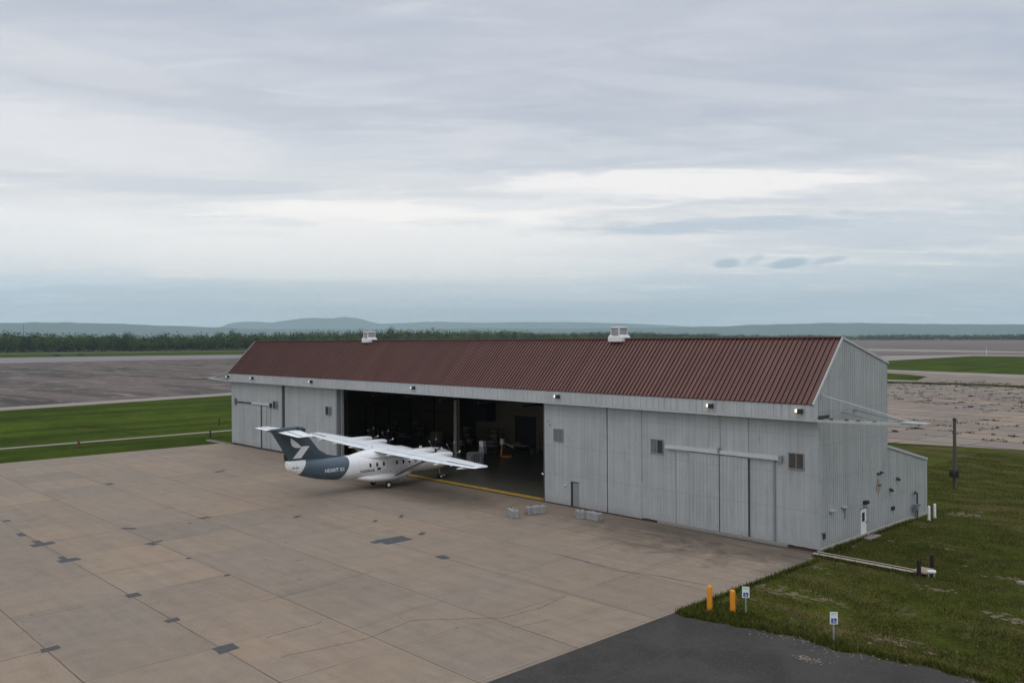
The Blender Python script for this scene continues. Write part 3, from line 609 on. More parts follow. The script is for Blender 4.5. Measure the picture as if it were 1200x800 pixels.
# gable end: ribbed sheets following the profile
def topz(y):
    if y < YR: return ZE+(ZR-ZE)*(y-OFF)/(YR-OFF)
    if y < D1: return ZR+(ZB-ZR)*(y-YR)/(D1-YR)
    return 6.39+(4.655-6.39)*(y-D1)/(D2-D1)
def gable(x, sgn, name_=None):
    mb = MB(); ys = []; y = 0.0
    while y < D1-1e-6: ys.append(y); y += .154
    ys.append(D1)
    for i, (a, b) in enumerate(zip(ys, ys[1:])):
        off = .025*sgn if i % 2 else 0; z0 = 0 if a >= 0 else ZF
        segs = [(a, b)] if not (a < YR < b) else [(a, YR), (YR, b)]
        for p, q in segs: mb.quad((x+off, p, z0), (x+off, q, z0), (x+off, q, topz(min(q, D1-1e-4))-.02), (x+off, p, topz(p)-.02))
        mb.quad((x, b, z0), (x+.025*sgn, b, z0), (x+.025*sgn, b, topz(min(b, D1-1e-4))-.03), (x, b, topz(min(b, D1-1e-4))-.03))
    return mb
gable(0, 1).build('gable_wall', M_['siding_side'], H, fixn=False); gable(L0, -1).build('gable_wall', M_['siding_side'], H, fixn=False)
for x, s_ in ((0, 1), (L0, -1)):
    mb = MB(); mb.loft([[(x+d, OFF, ZF), (x+d, 0, ZF), (x+d, 0.005, topz(0.0)-.03), (x+d, OFF, ZE-.03)] for d in (0, .03*s_)]); mb.build('overhang_end', M_['trim'], H)
    mb = MB(); mb.bar((x+.05*s_, OFF-.08, ZE-.02), (x+.05*s_, YR, ZR-.02), .10, .17); mb.bar((x+.05*s_, YR, ZR-.02), (x+.05*s_, D1+.15, ZB-.04), .10, .18); mb.build('verge_trim', M_['trim'], H)
    MB().box(min(x, x+.06*s_), max(x, x+.06*s_), -.04, .10, 0, ZF-.02).build('corner_trim', M_['siding'], H)
    # lean-to end
    mb = MB(); y = D1; i = 0
    while y < D2-1e-6:
        q = min(y+.154, D2); off = .025*s_ if i % 2 else 0; mb.quad((x+off, y+.001, 0), (x+off, q, 0), (x+off, q, topz(q)-.02), (x+off, y+.001, topz(y+.001)-.02)); y = q; i += 1
        mb.quad((x, q, 0), (x+.025*s_, q, 0), (x+.025*s_, q, topz(q)-.03), (x, q, topz(q)-.03))
    mb.build('annex_end_wall', M_['siding_side'], H, fixn=False)
    mb = MB(); mb.bar((x+.05*s_, D1+.02, 6.37), (x+.05*s_, D2+.15, 4.62), .12, .2); mb.box(min(x, x+.07*s_), max(x, x+.07*s_), D2-.06, D2+.07, 0, 4.5); mb.build('annex_trim', M_['trim'], H)
mb = MB(); mb.box(L0, -12, D1, D1+.1, 9.2, ZB-.14); mb.box(-12, -.02, D1, D1+.1, 6.4, ZB-.14); mb.build('rear_upper_wall', M_['siding_side'], H)
mb = MB(); mb.box(-12, -.02, D2-.1, D2, 0, 4.5); mb.build('annex_rear_wall', M_['siding_side'], H)
mb = MB(); mb.loft([[(-12.2, D1, 6.33), (-12.2, D2+.2, 4.55), (-12.2, D2+.2, 4.64), (-12.2, D1, 6.42)], [(-.02, D1, 6.33), (-.02, D2+.2, 4.55), (-.02, D2+.2, 4.64), (-.02, D1, 6.42)]]); mb.build('annex_roof', M_['roof'], H)
# foundation kerb under the gable
MB().box(-.1, .12, .05, D2, -.04, .22).build('foundation', plain('foundation_concrete', (.36, .35, .32), .9), H, bevel=.02)

# front doors: ribbed leaves
def leaf(x0, x1, y, z0, z1, label=None, name='door_leaf', mat=None, pitch=.155, dep=.009):
    mb = MB(); x = x0; i = 0
    while x < x1-1e-6:
        b = min(x+pitch, x1); off = -dep if i % 2 else 0; mb.quad((x, y+off, z0), (b, y+off, z0), (b, y+off, z1), (x, y+off, z1))
        if b < x1: mb.quad((b, y, z0), (b, y-dep, z0), (b, y-dep, z1), (b, y, z1))
        x = b; i += 1
    mb.box(x0, x1, y+.02, y+.18, z0, z1)
    o = mb.build(name, mat or M_['siding'], H, fixn=False)
    if label: o['label'] = label
    return o
ZT = ZF+.06
lf1 = leaf(L0, -75.85, 0, .22, ZT); lf2 = leaf(-75.45, -62.55, 0.22, .15, ZT); lf3 = leaf(-26.65, -19.17, .0, .06, ZT); lf4 = leaf(-19.10, -15.42, 0.03, .06, ZT); lf5 = leaf(-15.38, 0, 0, .18, ZT)
def slab(name, x0, x1, y0, y1, z0, z1, m, par=H, bevel=0): return MB().box(x0, x1, y0, y1, z0, z1).build(name, m, par, bevel=bevel)
slab('door_seam', -75.85, -75.45, .10, .2, .1, ZT, M_['seam']); slab('door_edge_post', -62.55, -62.25, .05, .5, 0, ZT, M_['recess']); slab('door_edge_post', -62.05, -61.85, .45, .8, 0, ZT, M_['steel'])
slab('door_edge_post', -26.85, -26.652, .02, .45, 0, ZT, M_['seam'])
for x in (-19.17,): slab('door_seam', x, x+.07, .015, .15, .1, ZT, M_['seam'])
slab('seam_strip', -7.895, -7.85, -.17, -.145, .2, 6.05, M_['seam'], lf5); slab('seam_strip', -7.88, -7.84, -.035, -.026, 6.4, ZT-.05, M_['recess'], lf5); slab('seam_strip', -15.40, -15.36, -.030, .0, 3.2, ZT-.05, M_['recess'], lf5)
slab('seam_strip', -5.42, -5.38, -.035, -.026, 6.4, ZT-.05, M_['recess'], lf5)
# wicket sliding leaves with their track hood, right
def sub_leaf(x0, x1, par, y=-.13, z0=.25, z1=6.05):
    mb = MB(); x = x0; i = 0
    while x < x1-1e-6:
        b = min(x+.155, x1); off = -.02 if i % 2 else 0; mb.quad((x, y+off, z0), (b, y+off, z0), (b, y+off, z1), (x, y+off, z1))
        if b < x1: mb.quad((b, y, z0), (b, y-.02, z0), (b, y-.02, z1), (b, y, z1))
        x = b; i += 1
    mb.box(x0, x1, y+.004, y+.09, z0, z1); return mb.build('sliding_leaf', M_['siding'], par, fixn=False)
sub_leaf(-10.55, -7.90, lf5); sub_leaf(-7.84, -5.42, lf5, -.14); slab('recess_edge', -5.42, -5.32, -.10, -.045, .25, 6.0, M_['seam'], lf5)
slab('door_post', -3.36, -3.22, -.12, -.026, .25, 6.05, M_['recess'], lf5, .01); slab('seam_strip', -12.0, -11.95, -.032, -.024, .3, 6.0, M_['recess'], lf5)
def hood(x0, x1, par, m=None):
    mb = MB(); mb.loft([[(x, -.02, 6.45), (x, -.20, 6.40), (x, -.24, 6.16), (x, -.02, 6.16)] for x in (x0, x1)]); return mb.build('track_hood', m or M_['trim'], par)
hood(-12.9, -2.75, lf5); slab('hood_bracket', -2.86, -2.62, -.28, -.02, 6.0, 6.5, M_['recess'], lf5); slab('hood_bracket', -7.95, -7.80, -.27, -.02, 6.08, 6.62, M_['recess'], lf5)
# left wicket
sub_leaf(-84.0, -81.55, lf1); sub_leaf(-81.2, -78.9, lf1, -.10); slab('seam_strip', -81.53, -81.22, -.14, -.03, .3, 6.05, M_['seam'], lf1)
hood(-84.1, -78.7, lf1); slab('track_rail', -88.8, -84.1, -.14, -.03, 6.15, 6.33, M_['dark'], lf1); slab('hood_bracket', -78.85, -78.5, -.26, -.02, 5.95, 6.5, M_['dark'], lf1)
slab('seam_strip', -86.9, -86.84, -.032, -.024, .3, 6.1, M_['recess'], lf1); slab('seam_strip', -79.9, -79.85, -.15, -.122, .3, 6.0, M_['recess'], lf1)
# windows: frame, pane (two sashes), label only where it differs
def window(x0, x1, z0, z1, par, pane=None, half=None, y=0, lab=None):
    w = MB(); fw = .07
    w.box(x0, x1, y-.075, y-.028, z1-fw, z1).box(x0, x1, y-.10, y-.028, z0, z0+fw).box(x0, x0+fw, y-.07, y-.028, z0+fw, z1-fw).box(x1-fw, x1, y-.07, y-.028, z0+fw, z1-fw)
    xm = (x0+x1)/2; w.box(xm-.03, xm+.03, y-.06, y-.028, z0+fw, z1-fw)
    o = w.build('window', M_['recess'], par); 
    if lab: o['label'] = lab
    slab('pane', x0+fw, xm-.03, y-.040, y-.027, z0+fw, z1-fw, half or pane or M_['glass'], o); slab('pane', xm+.03, x1-fw, y-.040, y-.027, z0+fw, z1-fw, pane or M_['glass'], o)
window(-25.46, -24.25, 5.70, 6.85, lf3, M_['glassg']); window(-14.45, -13.15, 5.62, 6.80, lf5, M_['glass'], M_['glassg']); window(-2.2, -.98, 5.62, 6.80, lf5, M_['brownboard'], None, 0, 'small window boarded in brown')
window(-89.7, -88.95, 5.75, 6.75, lf1); window(-78.2, -76.8, 5.78, 6.85, lf1, M_['glassg'], M_['glass']); window(-65.1, -63.7, 5.70, 6.80, lf2, M_['glassg'], M_['glass'], .22)
# personnel door in leaf three
pd = slab('personnel_door', -23.12, -22.42, -.035, -.024, .16, 2.17, M_['recess'], lf3)
MB().box(-23.36, -23.10, -.045, -.024, .08, 2.27).box(-23.10, -22.38, -.045, -.024, 2.19, 2.27).build('door_jamb', M_['dark'], lf3)
MB().tube((-22.55, -.04, 1.1), (-22.55, -.12, 1.1), .03, n=8).build('handle', M_['steel'], lf3)
MB().tube((-24.0, -.03, 1.85), (-24.0, -.2, 1.85), .09, .05, 8).build('wall_light', M_['ventwhite'], lf3); MB().tube((-26.9, -.05, 2.6), (-26.65, -.25, 2.6), .08, n=8).build('wall_light', M_['ventwhite'], lf3)
for x, z in ((-26.2, 7.5), (-25.9, 7.15)): MB().tube((x, 0, z), (x, -.06, z), .05, n=8).build('vent_hole', M_['dark'], lf3)
# bottom rail shadow gap, rollers, rusty rail
slab('ground_rail', L0, -62.3, -.10, .14, .02, .10, M_['rust']); slab('ground_rail', -26.7, 0, -.12, .14, .02, .09, M_['rust'])
mb = MB()
for x in list(np.arange(-15, -.6, 1.15))+list(np.arange(-84.8, -76.2, 1.3)): slab('roller', x, x+.45, -.02, .1, .09, .2, M_['rustyiron'])
slab('door_gap', -62.3, L0+5, .15, .16, .1, .3, M_['seam']); slab('door_gap', -84.8, -78.6, -.16, .0, .05, .24, M_['seam'])
mb = MB(); mb.box(-13.6, -2.2, -.35, -.05, .03, .24); mb.build('wicket_threshold', plain('threshold_concrete', (.22, .21, .19), .9), H, bevel=.02)

# floodlights along the fascia
def flood(x, warm, par):
    a = MB(); a.box(x-.09, x+.25, OFF-.34, OFF-.06, 9.66, 10.0); a.box(x+.02, x+.10, OFF-.08, OFF+.0, 9.72, 9.94); f = a.build('floodlight', M_['dark'], par, bevel=.03)
    mb = MB(); mb.loft([[(x-.24, OFF-.34, 9.76), (x-.095, OFF-.34, 9.76), (x-.095, OFF-.34, 9.95), (x-.24, OFF-.34, 9.95)], [(x-.20, OFF-.12, 9.78), (x-.095, OFF-.10, 9.78), (x-.095, OFF-.10, 9.98), (x-.20, OFF-.12, 9.98)]])
    mb.build('lens', M_['warmlamp'] if warm else M_['whitelamp'], f); return f
for x, wm in ((-90.35, 0), (-82.8, 0), (-67.0, 0), (-45.7, 0), (-24.3, 0), (-8.25, 1), (-.95, 1)): flood(x, wm, H)
# ridge ventilators
for xc in (-60.65, -20.85):
    mb = MB(); mb.loft([[(xc+a*.80, YR+b*.62, z) for a, b in ((-1, -1), (1, -1), (1, 1), (-1, 1))] for z in (14.70, 15.12)]+[[(xc+a*.66, YR+b*.52, 15.34) for a, b in ((-1, -1), (1, -1), (1, 1), (-1, 1))]]); v = mb.build('roof_ventilator', M_['ventwhite'], H, bevel=.05)
    mb = MB(); mb.lathe(xc, YR, [(.66, 15.30), (.66, 15.95)], 24)
    for z in (15.42, 15.56, 15.70, 15.84): mb.lathe(xc, YR, [(.71, z), (.67, z+.05)], 24)
    mb.build('louvre', M_['ventgrey'], v)
    mb = MB(); mb.lathe(xc, YR, [(.75, 15.92), (.77, 16.0), (.72, 16.04)], 24)
    for a in np.arange(0, 6.28, 1.57): mb.bar((xc+.70*math.cos(a+.7), YR+.70*math.sin(a+.7), 15.3), (xc+.70*math.cos(a+.7), YR+.70*math.sin(a+.7), 15.95), .10)
    mb.build('rim', M_['ventwhite'], v, smooth=True)
# door-rail outriggers at both ends
def outrigger(s_, x0):
    X_ = lambda d: x0+s_*d
    mb = MB(); mb.bar((X_(.02), -.40, 9.20), (X_(7.0), -.40, 9.36), .22, .16); mb.bar((X_(.02), .55, 9.22), (X_(7.0), .15, 9.36), .10, .10)
    mb.bar((X_(6.2), -.52, 9.42), (X_(6.2), 1.0, 9.42), .2, .08)
    b = mb.build('outrigger', M_['lightsteel'], H)
    mb = MB(); mb.prism([(X_(5.9), -.55), (X_(7.5), -.55), (X_(7.5), .25), (X_(5.9), .45)], 9.42, 9.50); mb.build('end_plate', M_['lightsteel'], b)
    mb = MB(); mb.tube((X_(.03), .5, 10.95), (X_(6.2), .0, 9.55), .045, n=6); mb.build('brace_rod', M_['lightsteel'], b)
    mb = MB(); mb.bar((X_(.03), 5.6, 9.6), (X_(6.5), .15, 9.42), .12, .1); mb.bar((X_(.03), 3.6, 9.55), (X_(4.2), .3, 9.4), .07)
    for d in (1.0, 2.2, 3.4, 4.6): mb.bar((X_(d), -.38, 9.3), (X_(d+.6), .5, 9.3), .06)
    mb.build('side_brace', M_['steel'], b)
    mb = MB()
    for d in (.3, 1.0, 2.1, 2.9, 4.0): mb.box(min(X_(d), X_(d+.2)), max(X_(d), X_(d+.2)), -.30, -.12, 9.30, 9.42)
    mb.build('hangers', M_['dark'], b)
    slab('bearing_plate', min(X_(.03), X_(.09)), max(X_(.03), X_(.09)), .1, 1.6, 9.28, 9.5, M_['seam'], b)
outrigger(1, 0); outrigger(-1, L0)

# fittings on the gable end
def onwall(name, y0, y1, z0, z1, m, d=.06, par=H, x=.03, bevel=0): return MB().box(x, x+d, y0, y1, z0, z1).build(name, m, par, bevel=bevel)
sd = onwall('side_door', 6.50, 7.42, .10, 2.08, M_['ventwhite'], .05)
onwall('pane', 6.66, 7.10, 1.15, 1.82, M_['dark'], .012, sd, .08); onwall('frame', 7.42, 7.52, .05, 2.14, M_['recess'], .06, sd); onwall('frame', 6.42, 7.52, 2.08, 2.18, M_['recess'], .06, sd)
MB().tube((.08, 7.3, 1.05), (.17, 7.3, 1.05), .035, n=8).build('handle', M_['dark'], sd)
onwall('doorstep', 6.2, 8.0, -.02, .09, M_['pale'], .9)
wl = onwall('wall_lamp', 6.95, 7.45, 2.42, 2.68, M_['dark'], .28, bevel=.03)
for y, z in ((1.9, 2.60), (3.75, 2.62)):
    o = onwall('vent_hood', y-.28, y+.28, z, z+.09, M_['lightsteel'], .22); onwall('louvre', y-.22, y+.22, z-.10, z, M_['recess'], .08, o)
MB().tube((.06, 3.95, 2.55), (.06, 3.95, 1.75), .03, n=6).build('pipe', M_['recess'], H)
for y, z in ((9.45, 4.45), (9.95, 4.50)): MB().tube((.03, y, z), (.28, y+.05, z-.05), .11, .07, 8).build('exhaust_stub', M_['dark'], H)
MB().bar((.04, 9.55, 3.55), (.04, 10.1, 3.50), .12, .07).build('bracket', M_['rustyiron'], H)
mb = MB(); mb.prism([(.0, 0)]*3, 0, 0) if False else None
mb = MB(); k = 22; ring = []
for i in range(k):
    a_n = 6.2832*i/k; ring.append((.034, 9.62+.27*math.cos(a_n)*(1+.25*random.random()), 3.45+.62*math.sin(a_n)*(1+.2*random.random())))
mb.quad(*ring); m_st, t, p = newmat('rust_stain'); v = wcoords(t, (1, 4, .8)); t.links.new(mixc(t, ramp(t, nz(t, v, 2.2, 5), [(.4, 0.0), (.6, 1.0)]), (.24, .16, .09), (.33, .33, .32)), p.inputs['Base Color']); mb.build('rust_stain', m_st, H)
MB().tube((.04, 11.7, 3.0), (.3, 11.7, 2.85), .12, .12, 8).build('exhaust_stub', M_['dark'], H); MB().tube((.04, 13.0, 3.7), (.3, 13.0, 3.55), .12, .12, 8).build('exhaust_stub', M_['dark'], H)
onwall('outlet_box', 11.9, 12.35, 1.28, 1.55, M_['dark'], .14); onwall('outlet_box', .62, .85, .85, 1.2, M_['seam'], .12); onwall('outlet_box', .45, .95, 1.26, 1.32, M_['recess'], .12)
g = MB(); g.tube((.30, 16.35, 0), (.30, 16.35, 2.05), .07, n=8).tube((.30, 16.35, 2.05), (.30, 15.95, 2.25), .07, n=8).tube((.30, 15.95, 2.25), (.30, 15.75, 2.05), .07, n=8).tube((.3, 15.9, 1.0), (.3, 16.9, 1.05), .06, n=8).tube((.3, 15.95, .2), (.3, 15.95, 1.0), .04, n=8)
gm = g.build('gas_pipe', M_['seam'], H); MB().box(.18, .5, 15.75, 16.2, .75, 1.2).build('meter', plain('meter_blue_grey', (.12, .15, .20), .5), gm, bevel=.04)

# interior: deep rear hall behind the roofline
slab('floor', L0+.1, -.4, .0, D2-.15, -.30, .012, M_['hfloor']); slab('floor', L0+.1, -12, D2-.15, 26, -.30, .012, M_['hfloor']); slab('floor_line', -62.2, -26.7, .28, 1.10, .013, .022, M_['yline'])
slab('threshold_rail', -62.2, -26.7, -.12, .10, .0, .05, M_['rust'])
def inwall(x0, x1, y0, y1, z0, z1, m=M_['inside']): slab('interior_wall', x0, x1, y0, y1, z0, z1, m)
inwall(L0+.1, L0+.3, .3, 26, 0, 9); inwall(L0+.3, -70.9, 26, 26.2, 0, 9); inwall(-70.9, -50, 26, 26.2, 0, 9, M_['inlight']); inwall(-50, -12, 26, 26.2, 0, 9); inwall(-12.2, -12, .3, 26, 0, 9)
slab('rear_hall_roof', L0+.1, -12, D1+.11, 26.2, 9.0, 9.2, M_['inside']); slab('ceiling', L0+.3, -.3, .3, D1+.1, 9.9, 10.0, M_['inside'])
slab('rear_hall_wall', L0, L0+.09, D2, 26.2, 0, 9.1, M_['siding_side'])
for x in (-78, -53.0, -28.4):
    mb = MB(); mb.box(x-.28, x+.28, 11.1, 11.14, 0, 9.0).box(x-.28, x+.28, 11.56, 11.6, 0, 9.0).box(x-.06, x+.06, 11.14, 11.56, 0, 9.0); mb.build('column', M_['beige'], H)
mb = MB()
for x in np.arange(-86, -12, 6.2): mb.box(x-.08, x+.08, .4, 25.9, 8.5, 8.7); mb.bar((x, .5, 9.4), (x, 11.2, 8.6), .1)
mb.build('roof_trusses', M_['dark'], H)
for (x0, x1, z0, z1) in ((-57.9, -53.8, 0, 4.4), (-71.5, -66.2, 0, 6.2)): slab('rear_door', x0, x1, 25.9, 25.98, z0, z1, M_['dark'])
slab('heater', -65.2, -61.6, 24.0, 25.6, 3.4, 6.6, M_['dark']); MB().tube((-63.4, 24.8, 6.6), (-63.4, 24.8, 9), .3, n=12).build('flue', M_['dark'], H)
for x in (-88, -82, -76): slab('wall_girt', x, x+.14, 25.8, 25.97, 0, 8.9, M_['dark'])
slab('wall_girt', L0+.4, -72, 25.8, 25.97, 3.9, 4.05, M_['dark'])

# ------------------------------------------------------------------ aircraft
P0 = Vector((-44.45, -5.9, 0))
A = thing('aircraft', 'white high-wing airliner with slate blue tail, parked tail-out in the open hangar doorway', 'aircraft', P0, R(-2.2))
ST = [(-10.42, 3.25, .28, .30), (-10.3, 3.18, .40, .46), (-9.6, 2.98, .62, .66), (-8.6, 2.78, .86, .84), (-7.4, 2.60, 1.06, .98), (-6.0, 2.46, 1.22, 1.08), (-4.5, 2.37, 1.33, 1.16), (-3.0, 2.33, 1.36, 1.19), (0, 2.32, 1.36, 1.20),
      (3, 2.32, 1.36, 1.20), (5.4, 2.32, 1.36, 1.19), (6.6, 2.31, 1.32, 1.18), (7.5, 2.28, 1.22, 1.08), (8.2, 2.22, 1.04, .92), (8.8, 2.14, .80, .72), (9.25, 2.07, .52, .48), (9.5, 2.03, .28, .27), (9.62, 2.02, .10, .08)]
ys_ = [s_[0] for s_ in ST]
def fus(y): return [float(np.interp(y, ys_, [s_[k] for s_ in ST])) for k in (1, 2, 3)]
def surfx(y, z):
    zc, rx, rz = fus(y); q = min(.999, abs((z-zc)/rz)); return rx*(1-q**2.3)**(1/2.3)
mb = MB(); rings = []
for y in sorted(set(list(np.linspace(-10.42, 9.62, 70))+ys_)):
    zc, rx, rz = fus(y); ring = []
    for i in range(40):
        a = 2*math.pi*i/40; c, s_ = math.cos(a), math.sin(a); e = 2/2.3
        ring.append((rx*abs(c)**e*(1 if c >= 0 else -1), y, zc+rz*abs(s_)**e*(1 if s_ >= 0 else -1)))
    rings.append(ring)
mb.loft(rings)
# livery
m, t, p = newmat('fuselage_livery'); cc = t.nodes.new('ShaderNodeTexCoord'); s = t.nodes.new('ShaderNodeSeparateXYZ'); t.links.new(cc.outputs['Object'], s.inputs[0])
yy, zz = s.outputs[1], s.outputs[2]
# white begins forward of a curved line, and again aft of a slanted one
dz = mth(t, 'SUBTRACT', 3.57, zz); l1 = mth(t, 'SUBTRACT', -4.2, mth(t, 'MULTIPLY', mth(t, 'POWER', mth(t, 'MAXIMUM', dz, 0.0), 1.7), .28))
l2 = mth(t, 'SUBTRACT', -8.62, mth(t, 'MULTIPLY', dz, .55))
isb = mth(t, 'MULTIPLY', mth(t, 'LESS_THAN', yy, l1), mth(t, 'MAXIMUM', mth(t, 'GREATER_THAN', yy, l2), mth(t, 'GREATER_THAN', zz, 3.60)))
nzs = nz(t, cc.outputs['Object'], 2.5, 4)
pl_ = mth(t, 'LESS_THAN', mth(t, 'FRACT', mth(t, 'MULTIPLY', yy, .62)), .022)
white = mixc(t, mth(t, 'MULTIPLY', pl_, .5), mixc(t, nzs, (.72, .73, .75), (.82, .825, .835)), (.35, .36, .37))
gr = mth(t, 'MULTIPLY', ramp(t, nz(t, coords(t, (1, .35, 2)), 2.0, 5), [(.45, 0.0), (.7, 1.0)]), mth(t, 'LESS_THAN', zz, 1.9)); white = mixc(t, mth(t, 'MULTIPLY', gr, .35), white, (.40, .37, .33)); blue = mixc(t, nzs, (.060, .092, .125), (.072, .108, .145))
t.links.new(mixc(t, isb, white, blue), p.inputs['Base Color']); p.inputs['Roughness'].default_value = .38
body = mb.build('fuselage', m, A, smooth=True)
M_['acwhite'] = plain('aircraft_white', (.78, .79, .81), .32, var=.04); M_['acblue'] = plain('aircraft_slate_blue', (.052, .076, .092), .42, var=.08); M_['acgrey'] = plain('aircraft_line_grey', (.10, .11, .13), .5)
M_['acwing'] = plain('aircraft_wing_white', (.80, .83, .86), .35, var=.06, scale=1.2)
# wing (slight stance: left side a touch higher)
ROLL = math.tan(R(1.2))
def airfoil(xpos, yle, yte, z, th, n=12):
    up = []; lo = []; ch = yle-yte
    for i in range(n+1):
        f = i/n; f = f*f*(3-2*f); tck = th*(1.48*math.sqrt(max(f, 0))-.63*f-1.76*f*f+1.42*f**3-.51*f**4)*1.6; cmb_ = .02*ch*math.sin(math.pi*f)
        up.append((xpos, yle-ch*f, z+cmb_+tck*.6)); lo.append((xpos, yle-ch*f, z+cmb_-tck*.4))
    return up+lo[::-1][1:-1]
def wz(x): return 3.84-x*ROLL
secs = [(-15.5, 1.45, .05, .12), (-15.2, 1.75, -.15, .24), (-11, 2.05, -.75, .34), (-5, 2.2, -1.2, .42), (0, 2.2, -1.3, .44), (5, 2.2, -1.2, .42), (11, 2.05, -.75, .34), (15.2, 1.75, -.15, .24), (15.5, 1.45, .05, .12)]
mb = MB(); mb.loft([airfoil(x, a, b, wz(x), th) for x, a, b, th in secs]); wing = mb.build('wing', M_['acwing'], A, smooth=True)
def wtop(x, f):       # a point a little above the upper wing skin, f = chord fraction
    a = float(np.interp(x, [q[0] for q in secs], [q[1] for q in secs])); b = float(np.interp(x, [q[0] for q in secs], [q[2] for q in secs])); th = float(np.interp(x, [q[0] for q in secs], [q[3] for q in secs])); ch = a-b
    tck = th*(1.48*math.sqrt(f)-.63*f-1.76*f*f+1.42*f**3-.51*f**4)*1.6; return Vector((x, a-ch*f, wz(x)+.02*ch*math.sin(math.pi*f)+tck*.6+.012))
for s_ in (-1, 1):     # aileron and flap hinge lines, control surface trailing pieces
    mb = MB(); xs = np.linspace(11.3, 15.0, 9)*s_
    for a, b in zip(xs, xs[1:]): mb.quad(wtop(a, .70), wtop(b, .70), wtop(b, .775), wtop(a, .775))
    mb.build('aileron_gap', M_['acgrey'], wing, fixn=False)
    mb = MB(); xs = np.linspace(1.9, 10.9, 12)*s_
    for a, b in zip(xs, xs[1:]): mb.quad(wtop(a, .735), wtop(b, .735), wtop(b, .75), wtop(a, .75))
    for x in (1.85*s_, 6.2*s_, 11.1*s_): mb.quad(wtop(x-.02, .70), wtop(x+.02, .70), wtop(x+.02, .98), wtop(x-.02, .98))
    mb.build('flap_gap', M_['acgrey'], wing, fixn=False)
    for x in (3.6, 7.2, 10.9, 14.0):
        x = x*s_; c_ = wtop(x, .85); mb = MB(); q = [(-1.0, .02), (-.5, .11), (0, .13), (.6, .08), (.95, .01)]
        mb.loft([[(x+.7*r*math.cos(k*.7854), c_.y-dy, c_.z-.20+r*math.sin(k*.7854)) for k in range(8)] for dy, r in q]); mb.build('flap_fairing', M_['acwhite'], wing, smooth=True)
    # bracing strut, dark rear face and pale front face
    mb = MB(); lo = Vector((1.30*s_, 1.1, 1.15)); hi = Vector((7.6*s_, .9, wz(7.6*s_)-.12))
    mb.loft([[c+Vector((0, dy, dzz)) for dy, dzz in ((.34, 0), (.1, .07), (-.30, .0), (.1, -.06))] for c in (lo, hi)]); mb.build('strut', M_['acwhite'], A)
    mb = MB(); mb.bar(lo+Vector((0, -.34, 0)), hi+Vector((0, -.34, 0)), .05, .10); mb.build('strut_edge', M_['dark'], A)
    mb = MB(); mb.box(min(1.32*s_, 1.42*s_), max(1.32*s_, 1.42*s_), .35, .95, .98, 1.22); mb.build('strut_shoe', M_['dark'], A, bevel=.03)
# centre-section fairing
mb = MB()
mb.loft([[(hw*math.cos(k*math.pi/10), y, 3.2+(zt-3.2)*math.sin(k*math.pi/10)) for k in range(11)] for y, hw, zt in ((-4.3, .10, 3.42), (-3.6, .45, 3.55), (-2.4, .95, 3.78), (-1.0, 1.35, 4.02), (1.0, 1.40, 4.10), (2.6, 1.30, 3.98), (3.6, .8, 3.70), (4.3, .2, 3.45))]); mb.build('wing_fairing', M_['acwhite'], A, smooth=True)
# engines: nacelle, spinner, six-bladed propeller
M_['blade'] = plain('propeller_black', (.018, .018, .02), .45); M_['tip'] = plain('propeller_tip_white', (.75, .75, .74), .5)
def engine(x):
    z = wz(x)+.02; mb = MB()
    prof = [(-.4, .10, .10), (.2, .24, .22), (1.0, .34, .33), (2.2, .38, .36), (3.1, .35, .33), (3.5, .25, .25)]
    mb.loft([[(x+rx*math.cos(k*math.pi/9), y, z-.02+rz*math.sin(k*math.pi/9)) for k in range(18)] for y, rx, rz in prof]); n_ = mb.build('engine_nacelle', M_['acwhite'], A, smooth=True)
    mb = MB(); mb.loft([[(x+r*math.cos(k*math.pi/6), y, z+r*math.sin(k*math.pi/6)) for k in range(12)] for y, r in ((3.51, .24), (3.75, .19), (3.92, .09), (3.97, .01))]); mb.build('spinner', M_['dark'], n_, smooth=True)
    mb = MB(); mb.box(x-.18, x+.18, 2.8, 3.52, z-.42, z-.26); mb.build('intake', M_['dark'], n_)
    mb = MB()
    for k in range(6):
        a = k*math.pi/3+.3; d = Vector((math.cos(a), 0, math.sin(a))); n2 = Vector((-math.sin(a), 0, math.cos(a))); c = Vector((x, 3.64, z))
        for r0, r1, w0, w1, mi in ((.22, .7, .06, .11, 0), (.7, 1.15, .11, .10, 0), (1.15, 1.30, .10, .06, 1)):
            A0, A1 = c+d*r0, c+d*r1; tw = Vector((0, .6, 0))
            mb.loft([[A0-n2*w0-tw*w0, A0+n2*w0+tw*w0, A0+n2*w0+tw*w0+Vector((0, .03, 0)), A0-n2*w0-tw*w0+Vector((0, .03, 0))], [A1-n2*w1-tw*w1, A1+n2*w1+tw*w1, A1+n2*w1+tw*w1+Vector((0, .03, 0)), A1-n2*w1-tw*w1+Vector((0, .03, 0))]], mi)
    mb.build('propeller', [M_['blade'], M_['tip']], n_)
for x in (-7.4, -4.4, 4.4, 7.4): engine(x)
